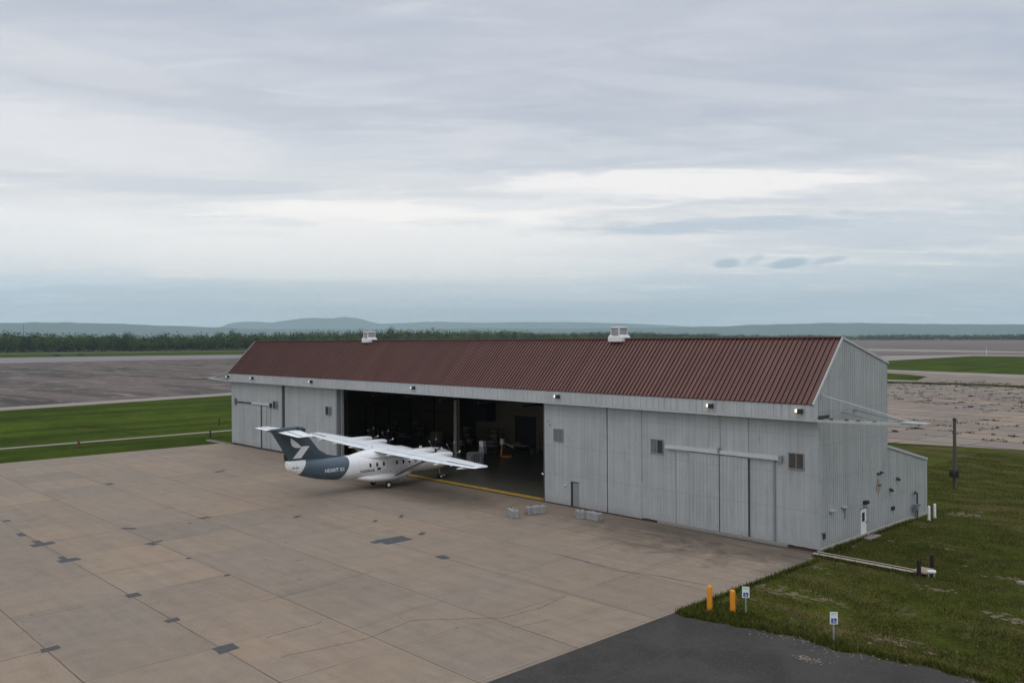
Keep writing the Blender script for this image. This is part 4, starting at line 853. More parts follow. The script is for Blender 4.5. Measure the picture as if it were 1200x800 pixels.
# fin with dorsal fillet, bullet and tailplane
def thick(poly, w, name, m, par=A, taper=1.0, bevel=0):
    mb = MB(); mb.loft([[(-w, y, z) for y, z in poly], [(w, y, z) for y, z in poly]]); return mb.build(name, m, par, bevel=bevel)
FZ = [(-9.95, 3.35), (-12.0, 6.55), (-8.6, 6.42), (-7.0, 4.40), (-6.1, 3.86), (-4.4, 3.50), (-5.2, 3.2)]
mb = MB()     # airfoil-like fin: spine at the middle, thin at edges
cen = [(-9.4, 3.35), (-11.2, 6.53), (-9.3, 6.45), (-8.0, 4.5), (-7.2, 3.95), (-5.4, 3.45), (-5.6, 3.25)]
for sg in (-1, 1):
    k = len(mb.v); wd = [.09, .06, .09, .12, .10, .04, .10]
    for (y, z) in FZ: mb.v.append((0.0, y, z))
    for (y, z), q in zip(cen, wd): mb.v.append((sg*q, y, z))
    n7 = len(FZ)
    for i in range(n7):
        j = (i+1) % n7; mb.f.append((k+i, k+j, k+n7+j, k+n7+i)); mb.mi.append(0)
    mb.f.append(tuple(k+n7+i for i in range(n7))); mb.mi.append(0)
fin = mb.build('fin', M_['acblue'], A)
mb = MB(); mb.loft([[(sx*math.cos(k*math.pi/5), y, z+rz*math.sin(k*math.pi/5)) for k in range(10)] for y, sx, z, rz in ((-12.35, .05, 6.60, .05), (-11.9, .14, 6.60, .13), (-10.6, .22, 6.64, .18), (-9.4, .24, 6.64, .21), (-8.75, .20, 6.55, .22), (-8.42, .08, 6.42, .14))]); mb.build('fin_bullet', M_['acblue'], fin, smooth=True)
mb = MB(); mb.tube((.20, -9.35, 6.68), (.30, -9.35, 6.68), .10, n=10); mb.build('bullet_vent', M_['dark'], fin)
def tz(x): return 6.38-x*ROLL
mb = MB(); mb.loft([airfoil(x, a, b, tz(x), th) for x, a, b, th in ((-4.75, -10.1, -11.3, .06), (-4.5, -9.9, -11.45, .12), (0, -8.9, -11.3, .2), (4.3, -9.9, -11.45, .12), (4.5, -10.1, -11.3, .06))]); tp = mb.build('tailplane', M_['acwing'], A, smooth=True)
mb = MB()
for s_ in (-1, 1):
    mb.quad((.5*s_, -10.50, tz(.5*s_)+.13), (4.4*s_, -10.98, tz(4.4*s_)+.075), (4.4*s_, -11.06, tz(4.4*s_)+.068), (.5*s_, -10.60, tz(.5*s_)+.12))
mb.build('elevator_gap', M_['acgrey'], tp, fixn=False)
MB().tube((-4.72, -10.3, tz(-4.9)), (-4.9, -10.3, tz(-4.9)), .07, n=8).build('tip_light', M_['dark'], tp)
# emblem on both sides of the fin
for sg in (-1, 1):
    mb = MB(); X_ = .135*sg
    Q = [(-10.02, 5.78), (-9.98, 5.30), (-9.85, 5.0), (-9.60, 4.84), (-9.30, 4.78), (-8.86, 4.80), (-9.4, 5.32)]
    mb.loft([[(X_, y, z) for y, z in Q], [(X_*.6, y, z) for y, z in Q]]); mb.loft([[(X_, y, z) for y, z in ((-9.78, 3.80), (-8.95, 3.78), (-8.05, 4.86), (-8.82, 4.90))], [(X_*.6, y, z) for y, z in ((-9.78, 3.80), (-8.95, 3.78), (-8.05, 4.86), (-8.82, 4.90))]])
    mb.build('emblem', M_['acwhite'], fin)
# writing on the fuselage
def lettering(txt, y0, y1, z0, h, m, side=1, name='lettering', slant=0.0):
    cu = bpy.data.curves.new('txt', 'FONT'); cu.body = txt; cu.size = 1.0; cu.resolution_u = 4; cu.offset = .012
    o = bpy.data.objects.new('txt', cu); COL.objects.link(o); bpy.context.view_layer.update()
    me = bpy.data.meshes.new_from_object(o.evaluated_get(bpy.context.evaluated_depsgraph_get())); bpy.data.objects.remove(o); bpy.data.curves.remove(cu)
    bm = bmesh.new(); bm.from_mesh(me); bmesh.ops.triangulate(bm, faces=bm.faces); bmesh.ops.subdivide_edges(bm, edges=[e for e in bm.edges if e.calc_length() > .15], cuts=1)
    xs = [v.co.x for v in bm.verts]; zs = [v.co.y for v in bm.verts]; x0, x1, b0, b1 = min(xs), max(xs), min(zs), max(zs)
    for v in bm.verts:
        fx = (v.co.x-x0)/(x1-x0); fz = (v.co.y-b0)/(b1-b0)
        y = (y0+(y1-y0)*fx) if side > 0 else (y1-(y1-y0)*fx); z = z0+h*fz+slant*(y-y0); v.co = Vector((side*(surfx(y, z)+.015), y, z))
    bm.normal_update(); bm.to_mesh(me); bm.free(); me.materials.clear(); me.materials.append(m); return link(name, me, None, body)
for sd_ in (1, -1):
    lettering('HEART X1', -6.95, -4.98, 2.27, .36, M_['acwhite'], sd_); lettering('N309HA', -3.15, -1.50, 1.86, .28, M_['dark'], sd_)
    mb = MB()
    for k in range(4):
        for yb, za, zb in ((-1.22, 1.98, 2.20),):
            y_a, y_b = yb+k*.10, yb+(k+1)*.10; mb.quad(*[(sd_*(surfx(y, z)+.016), y, z) for y, z in ((y_a, za), (y_b, za), (y_b, zb), (y_a, zb))])
    mb.build('flag_panel', M_['dark'], body, fixn=False)
    mb = MB()
    for ya in (-10.05, -9.72): mb.quad(*[(sd_*(surfx(y, z)+.016), y, z) for y, z in ((ya, 2.92), (ya+.26, 2.92), (ya+.26, 3.02), (ya, 3.02))])
    mb.build('small_marking', M_['acgrey'], body, fixn=False)
    # cabin windows
    for y in (-2.02, -1.24, -.45, 1.12, 1.90, 2.66, 3.44, 4.22):
        mb = MB(); k = 14; ring = [(y+.125*math.copysign(abs(math.cos(6.2832*i/k))**.75, math.cos(6.2832*i/k)), 2.52+.21*math.copysign(abs(math.sin(6.2832*i/k))**.75, math.sin(6.2832*i/k))) for i in range(k)]
        mb.quad(*[(sd_*(surfx(a, b)+.014), a, b) for a, b in ring]); mb.build('cabin_window', M_['glass'], body, fixn=False)
    for ya, yb in ((6.7, 7.15), (7.2, 7.6)):
        mb = MB(); mb.quad(*[(sd_*(surfx(a, b)+.014), a, b) for a, b in ((ya, 2.55), (yb, 2.50), (yb-.1, 2.86), (ya, 2.98))]); mb.build('cockpit_window', M_['glass'], body, fixn=False)
    for y, z, r in ((-.55, 1.42, .05), (.25, 1.30, .06), (.45, 1.62, .04), (1.25, 1.50, .05), (2.2, 1.35, .08), (-1.5, 1.25, .03)):
        MB().tube((sd_*(surfx(y, z)-.02), y, z), (sd_*(surfx(y, z)+.05), y, z), r, n=8).build('port', M_['acgrey'], body)
# windscreen
mb = MB(); mb.quad(*[(x, 7.75+abs(x)*-.35, 2.86-abs(x)*.02+.02) for x in (-.6, -.05)], (-.05, 7.2, 3.16), (-.55, 7.05, 3.10)); mb.quad(*[(x, 7.75+abs(x)*-.35, 2.86-abs(x)*.02+.02) for x in (.05, .6)], (.55, 7.05, 3.10), (.05, 7.2, 3.16)); mb.build('windscreen', M_['glass'], body, fixn=False)
# gear sponsons
mb = MB(); mb.loft([[(hw*math.copysign(abs(math.cos(k*math.pi/10))**.8, math.cos(k*math.pi/10)), y, zc+rz*math.copysign(abs(math.sin(k*math.pi/10))**.8, math.sin(k*math.pi/10))) for k in range(20)] for y, hw, zc, rz in
    ((-3.5, .5, 1.42, .12), (-2.9, 1.05, 1.28, .26), (-1.8, 1.42, 1.14, .42), (-.4, 1.58, 1.08, .48), (1.0, 1.58, 1.08, .46), (2.2, 1.35, 1.16, .38), (3.1, .95, 1.26, .26), (3.7, .4, 1.38, .12))]); mb.build('gear_sponson', M_['acwhite'], A, smooth=True)
def wheel(x, y, r, wd, par):
    mb = MB(); mb.loft([[(x+dx, y+rr*math.cos(k*math.pi/9), r+rr*math.sin(k*math.pi/9)) for k in range(18)] for dx, rr in ((-wd/2, r*.7), (-wd/2+.03, r*.95), (-wd/4, r), (wd/4, r), (wd/2-.03, r*.95), (wd/2, r*.7))])
    t_ = mb.build('wheel', M_['black'], par, smooth=True); MB().tube((x-wd/2-.015, y, r), (x+wd/2+.015, y, r), r*.45, n=14).build('rim', M_['white'], t_)
for sg in (-1, 1):
    g = MB().tube((1.25*sg, 0, .36), (1.1*sg, 0, 1.0), .07, n=8).build('main_gear', M_['steel'], A); wheel(1.42*sg, 0, .37, .26, g)
g = MB().tube((0, 7.55, .3), (0, 7.4, 1.5), .06, n=8).build('nose_gear', M_['lightsteel'], A); wheel(-.13, 7.55, .26, .14, g); wheel(.13, 7.55, .26, .14, g)
MB().bar((-.15, 7.95, .35), (.15, 7.95, .35), .3, .12).build('torque_box', M_['lightsteel'], g)
# antennas
for y in (-1.0, 5.0): MB().box(-.02, .02, y-.15, y+.15, 3.45, 3.75 if y > 0 else 4.3).build('antenna', M_['acwhite'], A)

# ------------------------------------------------------------------ things on the apron
def blk(x, y, rz, lx, lab, seed):
    T = thing('ballast_block', lab, 'concrete block', (x, y, 0), rz, 'concrete ballast blocks outside the doors'); bm = bmesh.new(); bmesh.ops.create_cube(bm, size=1)
    for v in bm.verts: v.co = Vector((v.co.x*lx, v.co.y*.66, v.co.z*.66+.33))
    bmesh.ops.bevel(bm, geom=bm.edges[:], offset=.04, segments=1, affect='EDGES'); bmesh.ops.triangulate(bm, faces=bm.faces); bmesh.ops.subdivide_edges(bm, edges=bm.edges[:], cuts=3, use_grid_fill=True)
    for v in bm.verts: v.co += Vector(noise.noise_vector(v.co*3.5+Vector((seed, 0, 0))))*.018
    me = bpy.data.meshes.new('block'); bm.to_mesh(me); bm.free(); link('block', me, M_['block'], T)
    mb = MB()
    for px in (-lx*.25, lx*.25): mb.tube((px-.10, 0, .66), (px-.08, 0, .78), .018, n=6).tube((px-.08, 0, .78), (px+.08, 0, .78), .018, n=6).tube((px+.08, 0, .78), (px+.10, 0, .66), .018, n=6)
    mb.build('lifting_loop', M_['rustyiron'], T)
    MB().box(-lx*.5-.03, -lx*.5+.05, -.2, .2, .12, .5).build('end_key', M_['block'], T)
blk(-23.85, -6.72, R(-25), 1.45, 'pale concrete ballast block standing alone, farthest from the hangar doors', 1)
blk(-23.45, -4.40, R(74), 1.75, 'long pale concrete ballast block at the right end of the yellow doorway line', 2)
blk(-19.55, -3.05, R(-36), 1.0, 'short concrete ballast block nearest the small personnel door, left of its pair', 3)
blk(-18.2, -2.85, R(-5), 1.5, 'concrete ballast block against the closed doors, right of its pair', 4)

# ------------------------------------------------------------------ foreground right
def bollard(x, y, lab, h=1.42, m=None, r=.15, name='bollard', grp=None):
    T = thing(name, lab, 'bollard', (x, y, 0), 0, grp); mb = MB(); mb.lathe(0, 0, [(r, -.1), (r, h-.12), (r*.92, h-.05), (r*.6, h), (.01, h+.015)], 18); mb.build('post', m or M_['yellow'], T, smooth=True)
    MB().lathe(0, 0, [(r+.05, -.05), (r+.04, .05), (r*.9, .06)], 16).build('collar', plain('collar_concrete', (.35, .33, .3), .9), T, smooth=True); return T
bollard(2.05, -16.35, 'yellow steel bollard at the corner of grass and concrete, left of its pair', grp='yellow bollards')
bollard(3.12, -15.75, 'yellow steel bollard beside the fire hydrant, right of its pair', 1.28, grp='yellow bollards')
hy = thing('fire_hydrant', 'red fire hydrant half hidden behind the yellow bollard', 'fire hydrant', (2.75, -15.05, 0))
MB().lathe(0, 0, [(.17, 0), (.17, .06), (.12, .08), (.115, .62), (.155, .64), (.155, .70), (.13, .72), (.12, .82), (.05, .90), (.03, .96)], 16).build('barrel', M_['redpaint'], hy, smooth=True)
for a in (0, math.pi/2, math.pi): MB().tube((0, 0, .50), (.22*math.cos(a), -.22*abs(math.sin(a)), .50), .07, n=10).build('nozzle', M_['redpaint'], hy)
M_['signblue'] = plain('sign_blue', (.02, .06, .22), .5); M_['signwhite'] = plain('sign_white', (.70, .78, .76), .5, var=.05); M_['signgreen'] = plain('sign_green', (.05, .22, .14), .5)
def sign(x, y, lab, tilt):
    T = thing('parking_sign', lab, 'sign', (x, y, 0), R(38)+tilt, 'accessible parking signs'); MB().box(-.035, .035, -.01, .02, 0, 1.2).box(-.035, -.02, -.03, -.01, 0, 1.2).box(.02, .035, -.03, -.01, 0, 1.2).build('post', M_['steel'], T)
    p_ = MB().box(-.19, .19, -.045, -.032, .98, 1.58).build('panel', M_['signwhite'], T, bevel=0)
    MB().box(-.13, .13, -.051, -.046, 1.02, 1.27).build('symbol_panel', M_['signblue'], p_)
    mb = MB(); mb.lathe(-.02, 0, [(.001, 0)], 3) if False else None
    def disc(cx, cz, r, r2=0):
        n_ = 14
        for i in range(n_):
            a, b = 6.2832*i/n_, 6.2832*(i+1)/n_
            mb.quad((cx+r2*math.cos(a), -.0525, cz+r2*math.sin(a)), (cx+r*math.cos(a), -.0525, cz+r*math.sin(a)), (cx+r*math.cos(b), -.0525, cz+r*math.sin(b)), (cx+r2*math.cos(b), -.0525, cz+r2*math.sin(b)))
    disc(-.015, 1.235, .018, .002); disc(-.01, 1.095, .055, .040)
    for a, b in (((-.015, 1.21), (-.01, 1.13)), ((-.01, 1.13), (.045, 1.13)), ((.045, 1.13), (.07, 1.06)), ((-.012, 1.175), (.035, 1.175))): mb.bar((a[0], -.0525, a[1]), (b[0], -.0525, b[1]), .006, .018)
    mb.build('symbol', M_['signwhite'], p_, fixn=False)
    for txt, z, hgt in (('RESERVED', 1.49, .045), ('PARKING', 1.42, .045)):
        cu = bpy.data.curves.new('txt', 'FONT'); cu.body = txt; cu.size = hgt*1.45; cu.align_x = 'CENTER'; o = bpy.data.objects.new('txt', cu); COL.objects.link(o); bpy.context.view_layer.update()
        me = bpy.data.meshes.new_from_object(o.evaluated_get(bpy.context.evaluated_depsgraph_get())); bpy.data.objects.remove(o)
        for v in me.vertices: v.co = Vector((v.co.x, -.048, z+v.co.y))
        me.materials.clear(); me.materials.append(M_['signgreen']); link('lettering', me, None, p_)
sign(3.85, -15.62, 'white and blue accessible parking sign beside the yellow bollards', 0); sign(9.16, -16.35, 'white and blue accessible parking sign alone on the grass by the asphalt edge', R(6))
# ground rail beam, posts and pipe
rb = thing('door_rail_beam', 'low concrete beam carrying the door rail out into the grass', 'rail', (0, 0, 0))
MB().box(.12, 7.2, -1.05, -.25, -.05, .16).build('beam', plain('beam_concrete', (.38, .33, .28), .9, var=.2), rb, bevel=.03); MB().box(.2, 7.15, -.74, -.66, .16, .22).build('rail', M_['rust'], rb); MB().box(.2, 7.15, -1.10, -1.055, -.02, .12).build('side_board', M_['rustyiron'], rb)
pipe = thing('drain_elbow', 'short white pipe and plank at the end of the rail beam', 'pipe', (7.9, -.5, 0))
MB().tube((-.25, -.35, .30), (.15, -.05, .30), .11, n=12).build('pipe', M_['ventwhite'], pipe); MB().tube((.1, -.15, -.05), (.1, -.15, .3), .05, n=8).tube((-.15, -.4, -.05), (-.15, -.4, .3), .05, n=8).build('support', M_['steel'], pipe)
MB().box(-1.0, -.15, -.75, .55, .22, .32).build('plank', M_['wood'], pipe, bevel=.01)
for x, y, h, lab in ((7.35, -1.35, 1.05, 'dark rusty iron post at the end of the rail beam, nearer one'), (7.35, .75, 1.0, 'dark rusty iron post at the end of the rail beam, farther one')):
    T = thing('iron_post', lab, 'post', (x, y, 0), 0, 'rusty iron posts'); MB().box(-.1, .1, -.02, .02, -.1, h).box(-.1, -.07, -.1, .1, -.1, h).box(.07, .1, -.1, .1, -.1, h).build('post', M_['rustyiron'], T); MB().box(-.13, .13, -.13, .13, -.05, .05).build('base_plate', M_['rust'], T)
rb2 = thing('door_rail_beam', 'low concrete beam at the far left corner of the hangar', 'rail', (0, 0, 0)); MB().box(-97.3, L0-.1, -1.05, -.25, -.05, .14).build('beam', M_['pale'], rb2, bevel=.03); MB().box(-97.2, L0-.2, -.74, -.66, .14, .2).build('rail', M_['rust'], rb2)
for x, y in ((1.17, 16.5), (1.15, 17.75)):
    bollard(x, y, 'white bollard guarding the gas pipe, %s one' % ('nearer' if y < 17 else 'farther'), 1.15, M_['ventwhite'], .11, grp='white bollards by the annex')
# utility pole
up = thing('utility_pole', 'short dark wooden utility pole with a junction box on the grass behind the hangar', 'utility pole', (-2.78, 33.36, 0))
MB().tube((0, 0, -.2), (0, 0, 6.75), .20, .14, 10).build('pole', M_['pole'], up, smooth=True); MB().lathe(0, 0, [(.17, 6.7), (.22, 6.8), (.12, 6.95), (.03, 7.0)], 10).build('cap', M_['dark'], up)
bx_ = MB().box(-.42, -.12, -.34, -.12, 1.15, 1.75).box(.12, .44, -.34, -.12, 1.15, 1.75).build('junction_box', M_['dark'], up); MB().box(-.45, .47, -.14, -.10, 1.7, 1.8).box(-.45, .47, -.14, -.10, 1.1, 1.18).build('cross_bracket', M_['dark'], up)
MB().tube((.0, -.2, 0), (.0, -.2, 1.2), .035, n=6).build('conduit', M_['rustyiron'], up)
# hydrant and marker posts on the left grass
hy2 = thing('fire_hydrant', 'small red-brown hydrant on the grass left of the apron', 'fire hydrant', (-103.8, -17.0, 0)); MB().lathe(0, 0, [(.22, 0), (.16, .08), (.15, .6), (.2, .62), (.2, .7), (.15, .75), (.05, .9)], 12).build('barrel', plain('old_red', (.10, .03, .026), .7), hy2, smooth=True); MB().tube((-.3, 0, .5), (.3, 0, .5), .09, n=8).build('nozzle', M_['rust'], hy2)
for x, y, lab in ((-100.1, .9, 'dark marker post on the grass near the far left hangar corner'), (-118.8, 10.9, 'dark marker post farther out on the grass beyond the path')):
    T = thing('marker_post', lab, 'post', (x, y, 0)); MB().tube((0, 0, -.1), (0, 0, 1.1), .12, n=8).build('post', M_['dark'], T); MB().box(-.16, .16, -.16, .16, 1.1, 1.22).build('cap', M_['dark'], T)
# small stone slab on the right grass
T = thing('stone_slab', 'pale broken concrete piece in a bare patch at the right edge', 'rubble', (12.3, 1.6, 0)); mb = MB(); mb.prism([(-.3, -.15), (.15, -.22), (.35, 0), (.2, .2), (-.2, .16)], -.05, .12); mb.build('slab', M_['pale'], T, bevel=.03)

# ------------------------------------------------------------------ inside the hangar
c = thing('ground_power_cart', 'grey steel cart with a grille and large fan wheel beside the right wing tip', 'cart', (-47.3, 9.3, 0), R(40))
MB().box(-.8, .8, -.5, .5, .35, .45).build('chassis', M_['steel'], c); mb = MB()
for x in (-.8, .8):
    for y in (-.5, .5): mb.bar((x, y, .4), (x, y, 1.75), .07)
for z in (1.75, .45):
    mb.bar((-.8, -.5, z), (.8, -.5, z), .07); mb.bar((-.8, .5, z), (.8, .5, z), .07); mb.bar((-.8, -.5, z), (-.8, .5, z), .07); mb.bar((.8, -.5, z), (.8, .5, z), .07)
for k in range(7): mb.bar((-.7+k*.22, -.5, .45), (-.7+k*.22, -.5, 1.75), .03)
for k in range(5): mb.bar((-.8, -.5, .65+k*.22), (.8, -.5, .65+k*.22), .03)
mb.build('frame', M_['lightsteel'], c); MB().tube((.1, -.3, 1.1), (.1, -.1, 1.1), .5, n=18).build('fan', M_['dark'], c); MB().box(-.75, -.1, -.3, .4, .5, 1.6).build('power_unit', M_['ventgrey'], c)
for x in (-.6, .6): MB().tube((x, -.55, .22), (x, -.42, .22), .22, n=14).build('wheel', M_['black'], c)
c = thing('work_light', 'white box on a tall stand behind the grey cart', 'work light', (-48.4, 11.6, 0)); MB().tube((0, 0, 0), (0, 0, 1.4), .06, n=8).build('stand', M_['steel'], c); MB().box(-.4, .4, -.25, .25, 1.35, 2.05).build('lower_box', M_['ventgrey'], c); MB().box(-.35, .35, -.3, .2, 2.12, 2.85).build('head', M_['white'], c, bevel=.04)
MB().bar((-.6, 0, .05), (.6, 0, .05), .08).bar((0, -.6, .05), (0, .6, .05), .08).build('foot', M_['dark'], c)
c = thing('shop_crane', 'orange shop crane standing on the hangar floor at the back', 'crane', (-51.6, 18.0, 0), R(20)); MB().bar((-.5, 0, .1), (.9, -.4, .1), .14).bar((-.5, 0, .1), (.9, .4, .1), .14).bar((-.4, 0, .1), (-.2, 0, 1.9), .18).build('frame', M_['orange'], c); MB().bar((-.2, 0, 1.9), (1.4, 0, 1.25), .12).build('boom', M_['lightsteel'], c); MB().bar((-.3, 0, .8), (.4, 0, 1.6), .08).build('ram', M_['dark'], c); MB().box(-.45, -.0, -.2, .2, 1.6, 2.3).build('counterweight', M_['ventwhite'], c)
c = thing('storage_cabinet', 'beige metal cabinet against the clutter at the back of the hangar', 'cabinet', (-68.6, 20.5, 0), R(5)); MB().box(-.85, .85, -.4, .4, .1, 1.75).build('body', M_['beige'], c, bevel=.03); MB().box(-.02, .02, -.42, -.4, .2, 1.65).build('door_gap', M_['dark'], c)
for x in (-.08, .08): MB().bar((x, -.43, .85), (x, -.43, 1.05), .03).build('handle', M_['steel'], c)
c = thing('tool_chest', 'dark red tool chest just inside the left edge of the doorway', 'tool chest', (-66.8, 6.0, 0), R(20)); MB().box(-.9, .9, -.4, .4, .15, 1.5).build('body', M_['redpaint'], c, bevel=.02)
for z in (.35, .6, .85, 1.1, 1.35): MB().box(-.82, .82, -.43, -.40, z-.09, z+.09).build('drawer', M_['dark'], c)
for x in (-.75, .75): MB().tube((x, -.1, .08), (x, .1, .08), .08, n=8).build('caster', M_['black'], c)
def rack(x, y, rz, lab, first=[None]):
    if first[0] is None:
        T = thing('shelf_rack', lab, 'shelf rack', (x, y, 0), rz, 'dark shelf racks at the back'); mb = MB()
        for a in (-1.3, 1.3):
            for b in (-.4, .4): mb.bar((a, b, 0), (a, b, 2.6), .07)
            mb.bar((a, -.4, 1.5), (a, .4, 1.5), .05)
        mb.bar((-1.3, .4, 1.5), (1.3, .4, 1.5), .05)
        mb.build('frame', M_['dark'], T)
        for z in (.3, 1.1, 1.9, 2.55): MB().box(-1.3, 1.3, -.4, .4, z, z+.05).build('shelf', M_['seam'], T)
        first[0] = T; return T
    return dup(first[0], (x, y, 0), rz, lab)
boxp = [None]
def crate(x, y, z, s_):
    if boxp[0] is None:
        T = thing('storage_box', 'storage box among the dark shelves at the back of the hangar', 'box', (x, y, z), random.uniform(-.3, .3), 'boxes on the hangar shelves'); MB().box(-.35, .35, -.28, .28, 0, .45).build('box', plain('box_brown', (.12, .09, .06), .8), T, bevel=.02); MB().box(-.37, .37, -.3, .3, .42, .48).build('lid', M_['ventgrey'], T); boxp[0] = T; T.scale = (s_,)*3
    else: dup(boxp[0], (x, y, z), random.uniform(-.3, .3), None, (s_,)*3)
for i, (x, y, lab) in enumerate(((-64.0, 22.5, 'dark shelf rack below the hanging heater'), (-59.8, 23.6, 'dark shelf rack left of the rear doorway'), (-75.6, 22.5, 'dark shelf rack left of the beige cabinet'), (-49.6, 24.2, 'dark shelf rack at the right end of the rear wall'), (-80.5, 21.0, 'leftmost dark shelf rack in the hangar'))):
    rack(x, y, random.uniform(-.1, .1), lab)
    for k in range(4): crate(x+random.uniform(-.9, .9), y, (.35, 1.15, 1.95)[k % 3], random.uniform(.8, 1.2))
tb_ = None
for i, (x, y, rz, lab) in enumerate(((-56.4, 19.8, .2, 'steel workbench in front of the rear doorway'), (-60.6, 17.8, -.1, 'steel workbench behind the hangar column'), (-53.4, 22.6, .1, 'steel workbench beside the orange crane'), (-73, 18.2, .3, 'steel workbench below the left shelf racks'))):
    if tb_ is None:
        T = thing('workbench', lab, 'workbench', (x, y, 0), rz, 'workbenches in the hangar'); MB().box(-1.2, 1.2, -.45, .45, .86, .93).build('top', M_['ventgrey'], T)
        for a in (-1.1, 1.1):
            for b in (-.38, .38): MB().bar((a, b, 0), (a, b, .86), .06).build('leg', M_['dark'], T)
        MB().box(-1.1, 1.1, -.4, .4, .25, .3).build('shelf', M_['dark'], T); tb_ = T
    else: dup(tb_, (x, y, 0), rz, lab)
    for k in range(3): crate(x+random.uniform(-.9, .9), y+random.uniform(-.2, .2), .93, random.uniform(.5, 1.0))
dr = None
for x, y, lab in ((-55.3, 17.2, 'steel drum in front of the workbenches'), (-50.2, 21.8, 'steel drum right of the orange crane'), (-62.9, 19.6, 'steel drum near the shelf racks'), (-66.2, 18.4, 'steel drum in front of the beige cabinet')):
    if dr is None:
        T = thing('oil_drum', lab, 'drum', (x, y, 0), 0, 'steel drums in the hangar'); MB().lathe(0, 0, [(.29, 0), (.3, .02), (.29, .3), (.305, .32), (.29, .34), (.29, .6), (.305, .62), (.29, .64), (.3, .87), (.27, .87)], 16).build('barrel', plain('drum_blue', (.03, .05, .09), .5), T, smooth=True); MB().tube((.15, 0, .87), (.15, 0, .9), .04, n=8).build('bung', M_['steel'], T); dr = T
    else: dup(dr, (x, y, 0), 0, lab)
# scaffold frame at the left inside, and a dark tug behind the tail
c = thing('work_platform', 'tall dark steel work platform inside the left of the doorway', 'scaffold', (-70.6, 12.0, 0), 0)
mb = MB()
for x in (-2.0, 1.2):
    for y in (-.8, .8): mb.bar((x, y, 0), (x, y, 6.2), .14)
for z in (6.2, 3.2): mb.bar((-2, -.8, z), (1.2, -.8, z), .14); mb.bar((-2, .8, z), (1.2, .8, z), .14); mb.bar((-2, -.8, z), (-2, .8, z), .14); mb.bar((1.2, -.8, z), (1.2, .8, z), .14)
mb.build('frame', M_['dark'], c); MB().box(-2, 1.2, -.8, .8, 3.2, 3.27).build('deck', M_['seam'], c)
c = thing('aircraft_tug', 'small dark aircraft tug standing behind the tail by the left doors', 'tug', (-68.7, -2.6, 0), R(60))
MB().box(-.9, .9, -.5, .5, .3, .85).build('body', M_['dark'], c, bevel=.06); MB().box(-.8, -.1, -.42, .42, .85, 1.15).build('cowl', M_['seam'], c, bevel=.05); MB().box(.1, .5, -.3, .3, .85, 1.0).build('seat', M_['black'], c, bevel=.04); MB().box(-.15, .2, -.3, .3, 1.15, 1.45).build('control_box', M_['ventwhite'], c)
for x in (-.6, .6):
    for y in (-.5, .5): MB().tube((x, y-.09, .28), (x, y+.09, .28), .28, n=14).build('wheel', M_['black'], c)

# ------------------------------------------------------------------ far small things
wt = thing('water_tower', 'tiny water tower rising above the wood behind the roof', 'water tower', tuple(CAM+Vector((-1.275, 1, 0)).normalized()*2100*1.0-Vector((0, 0, 15))))
mb = MB()
for a in range(4): mb.tube((4*math.cos(a*1.57), 4*math.sin(a*1.57), 0), (2.6*math.cos(a*1.57), 2.6*math.sin(a*1.57), 42), .4, n=6)
mb.build('legs', M_['steel'], wt); MB().lathe(0, 0, [(1, 40), (4.5, 42), (5, 44), (4.6, 46), (.5, 48)], 14).build('tank', M_['ventgrey'], wt, smooth=True)
am = thing('antenna_mast', 'thin antenna mast above the left wood', 'mast', tuple(CAM+Vector((-4.07, 1, 0)).normalized()*1550-Vector((0, 0, 15)))); MB().tube((0, 0, 0), (0, 0, 44), .35, .2, n=6).build('mast', M_['dark'], am); MB().bar((-2, 0, 41), (2, 0, 41), .3).build('crossarm', M_['dark'], am)
def shed(x, y, rz, lx, ly, h, lab, roofm):
    T = thing('distant_shed', lab, 'building', (x, y, 0), rz); MB().box(-lx/2, lx/2, -ly/2, ly/2, 0, h).build('wall', M_['white'], T); mb = MB(); mb.loft([[(-lx/2, -ly/2-.5, h), (-lx/2, 0, h+ly*.2), (-lx/2, ly/2+.5, h)], [(lx/2, -ly/2-.5, h), (lx/2, 0, h+ly*.2), (lx/2, ly/2+.5, h)]]); mb.build('roof', roofm, T)
    mb = MB(); mb.box(-lx*.1, lx*.1, -ly/2-.2, -ly/2, 0, h*.7); mb.build('door', M_['ventgrey'], T)
shed(-1345, 3700, R(-18), 60, 20, 6, 'small white building at the edge of the distant wood on the right', M_['ventwhite']); shed(-1400, 1290, R(-30), 40, 16, 16, 'pale low building just showing over the hangar ridge against the wood', M_['ventwhite'])
for x, y, lab in ((-962, 219, 'dark low vehicle on the far runway, left one'), (-966, 243, 'dark low vehicle on the far runway, right one')):
    T = thing('distant_vehicle', lab, 'vehicle', (x, y, 0), R(75)); MB().box(-4, 4, -1.1, 1.1, .4, 1.4).build('body', M_['dark'], T, bevel=.1); MB().box(-2, 1.5, -1, 1, 1.4, 2.2).build('cab', M_['glass'], T, bevel=.1); mb = MB()
    for a in (-2.6, 2.6): mb.tube((a, -1.15, .45), (a, 1.15, .45), .45, n=10)
    mb.build('wheels', M_['black'], T)
T = thing('mast', 'thin pale mast on the far green field at the right', 'mast', (-206, 676, 0)); MB().tube((0, 0, 0), (0, 0, 6), .16, .1, n=6).build('mast', M_['ventwhite'], T); MB().box(-.35, .35, -.2, .2, 5.6, 6.1).build('head', M_['ventgrey'], T)

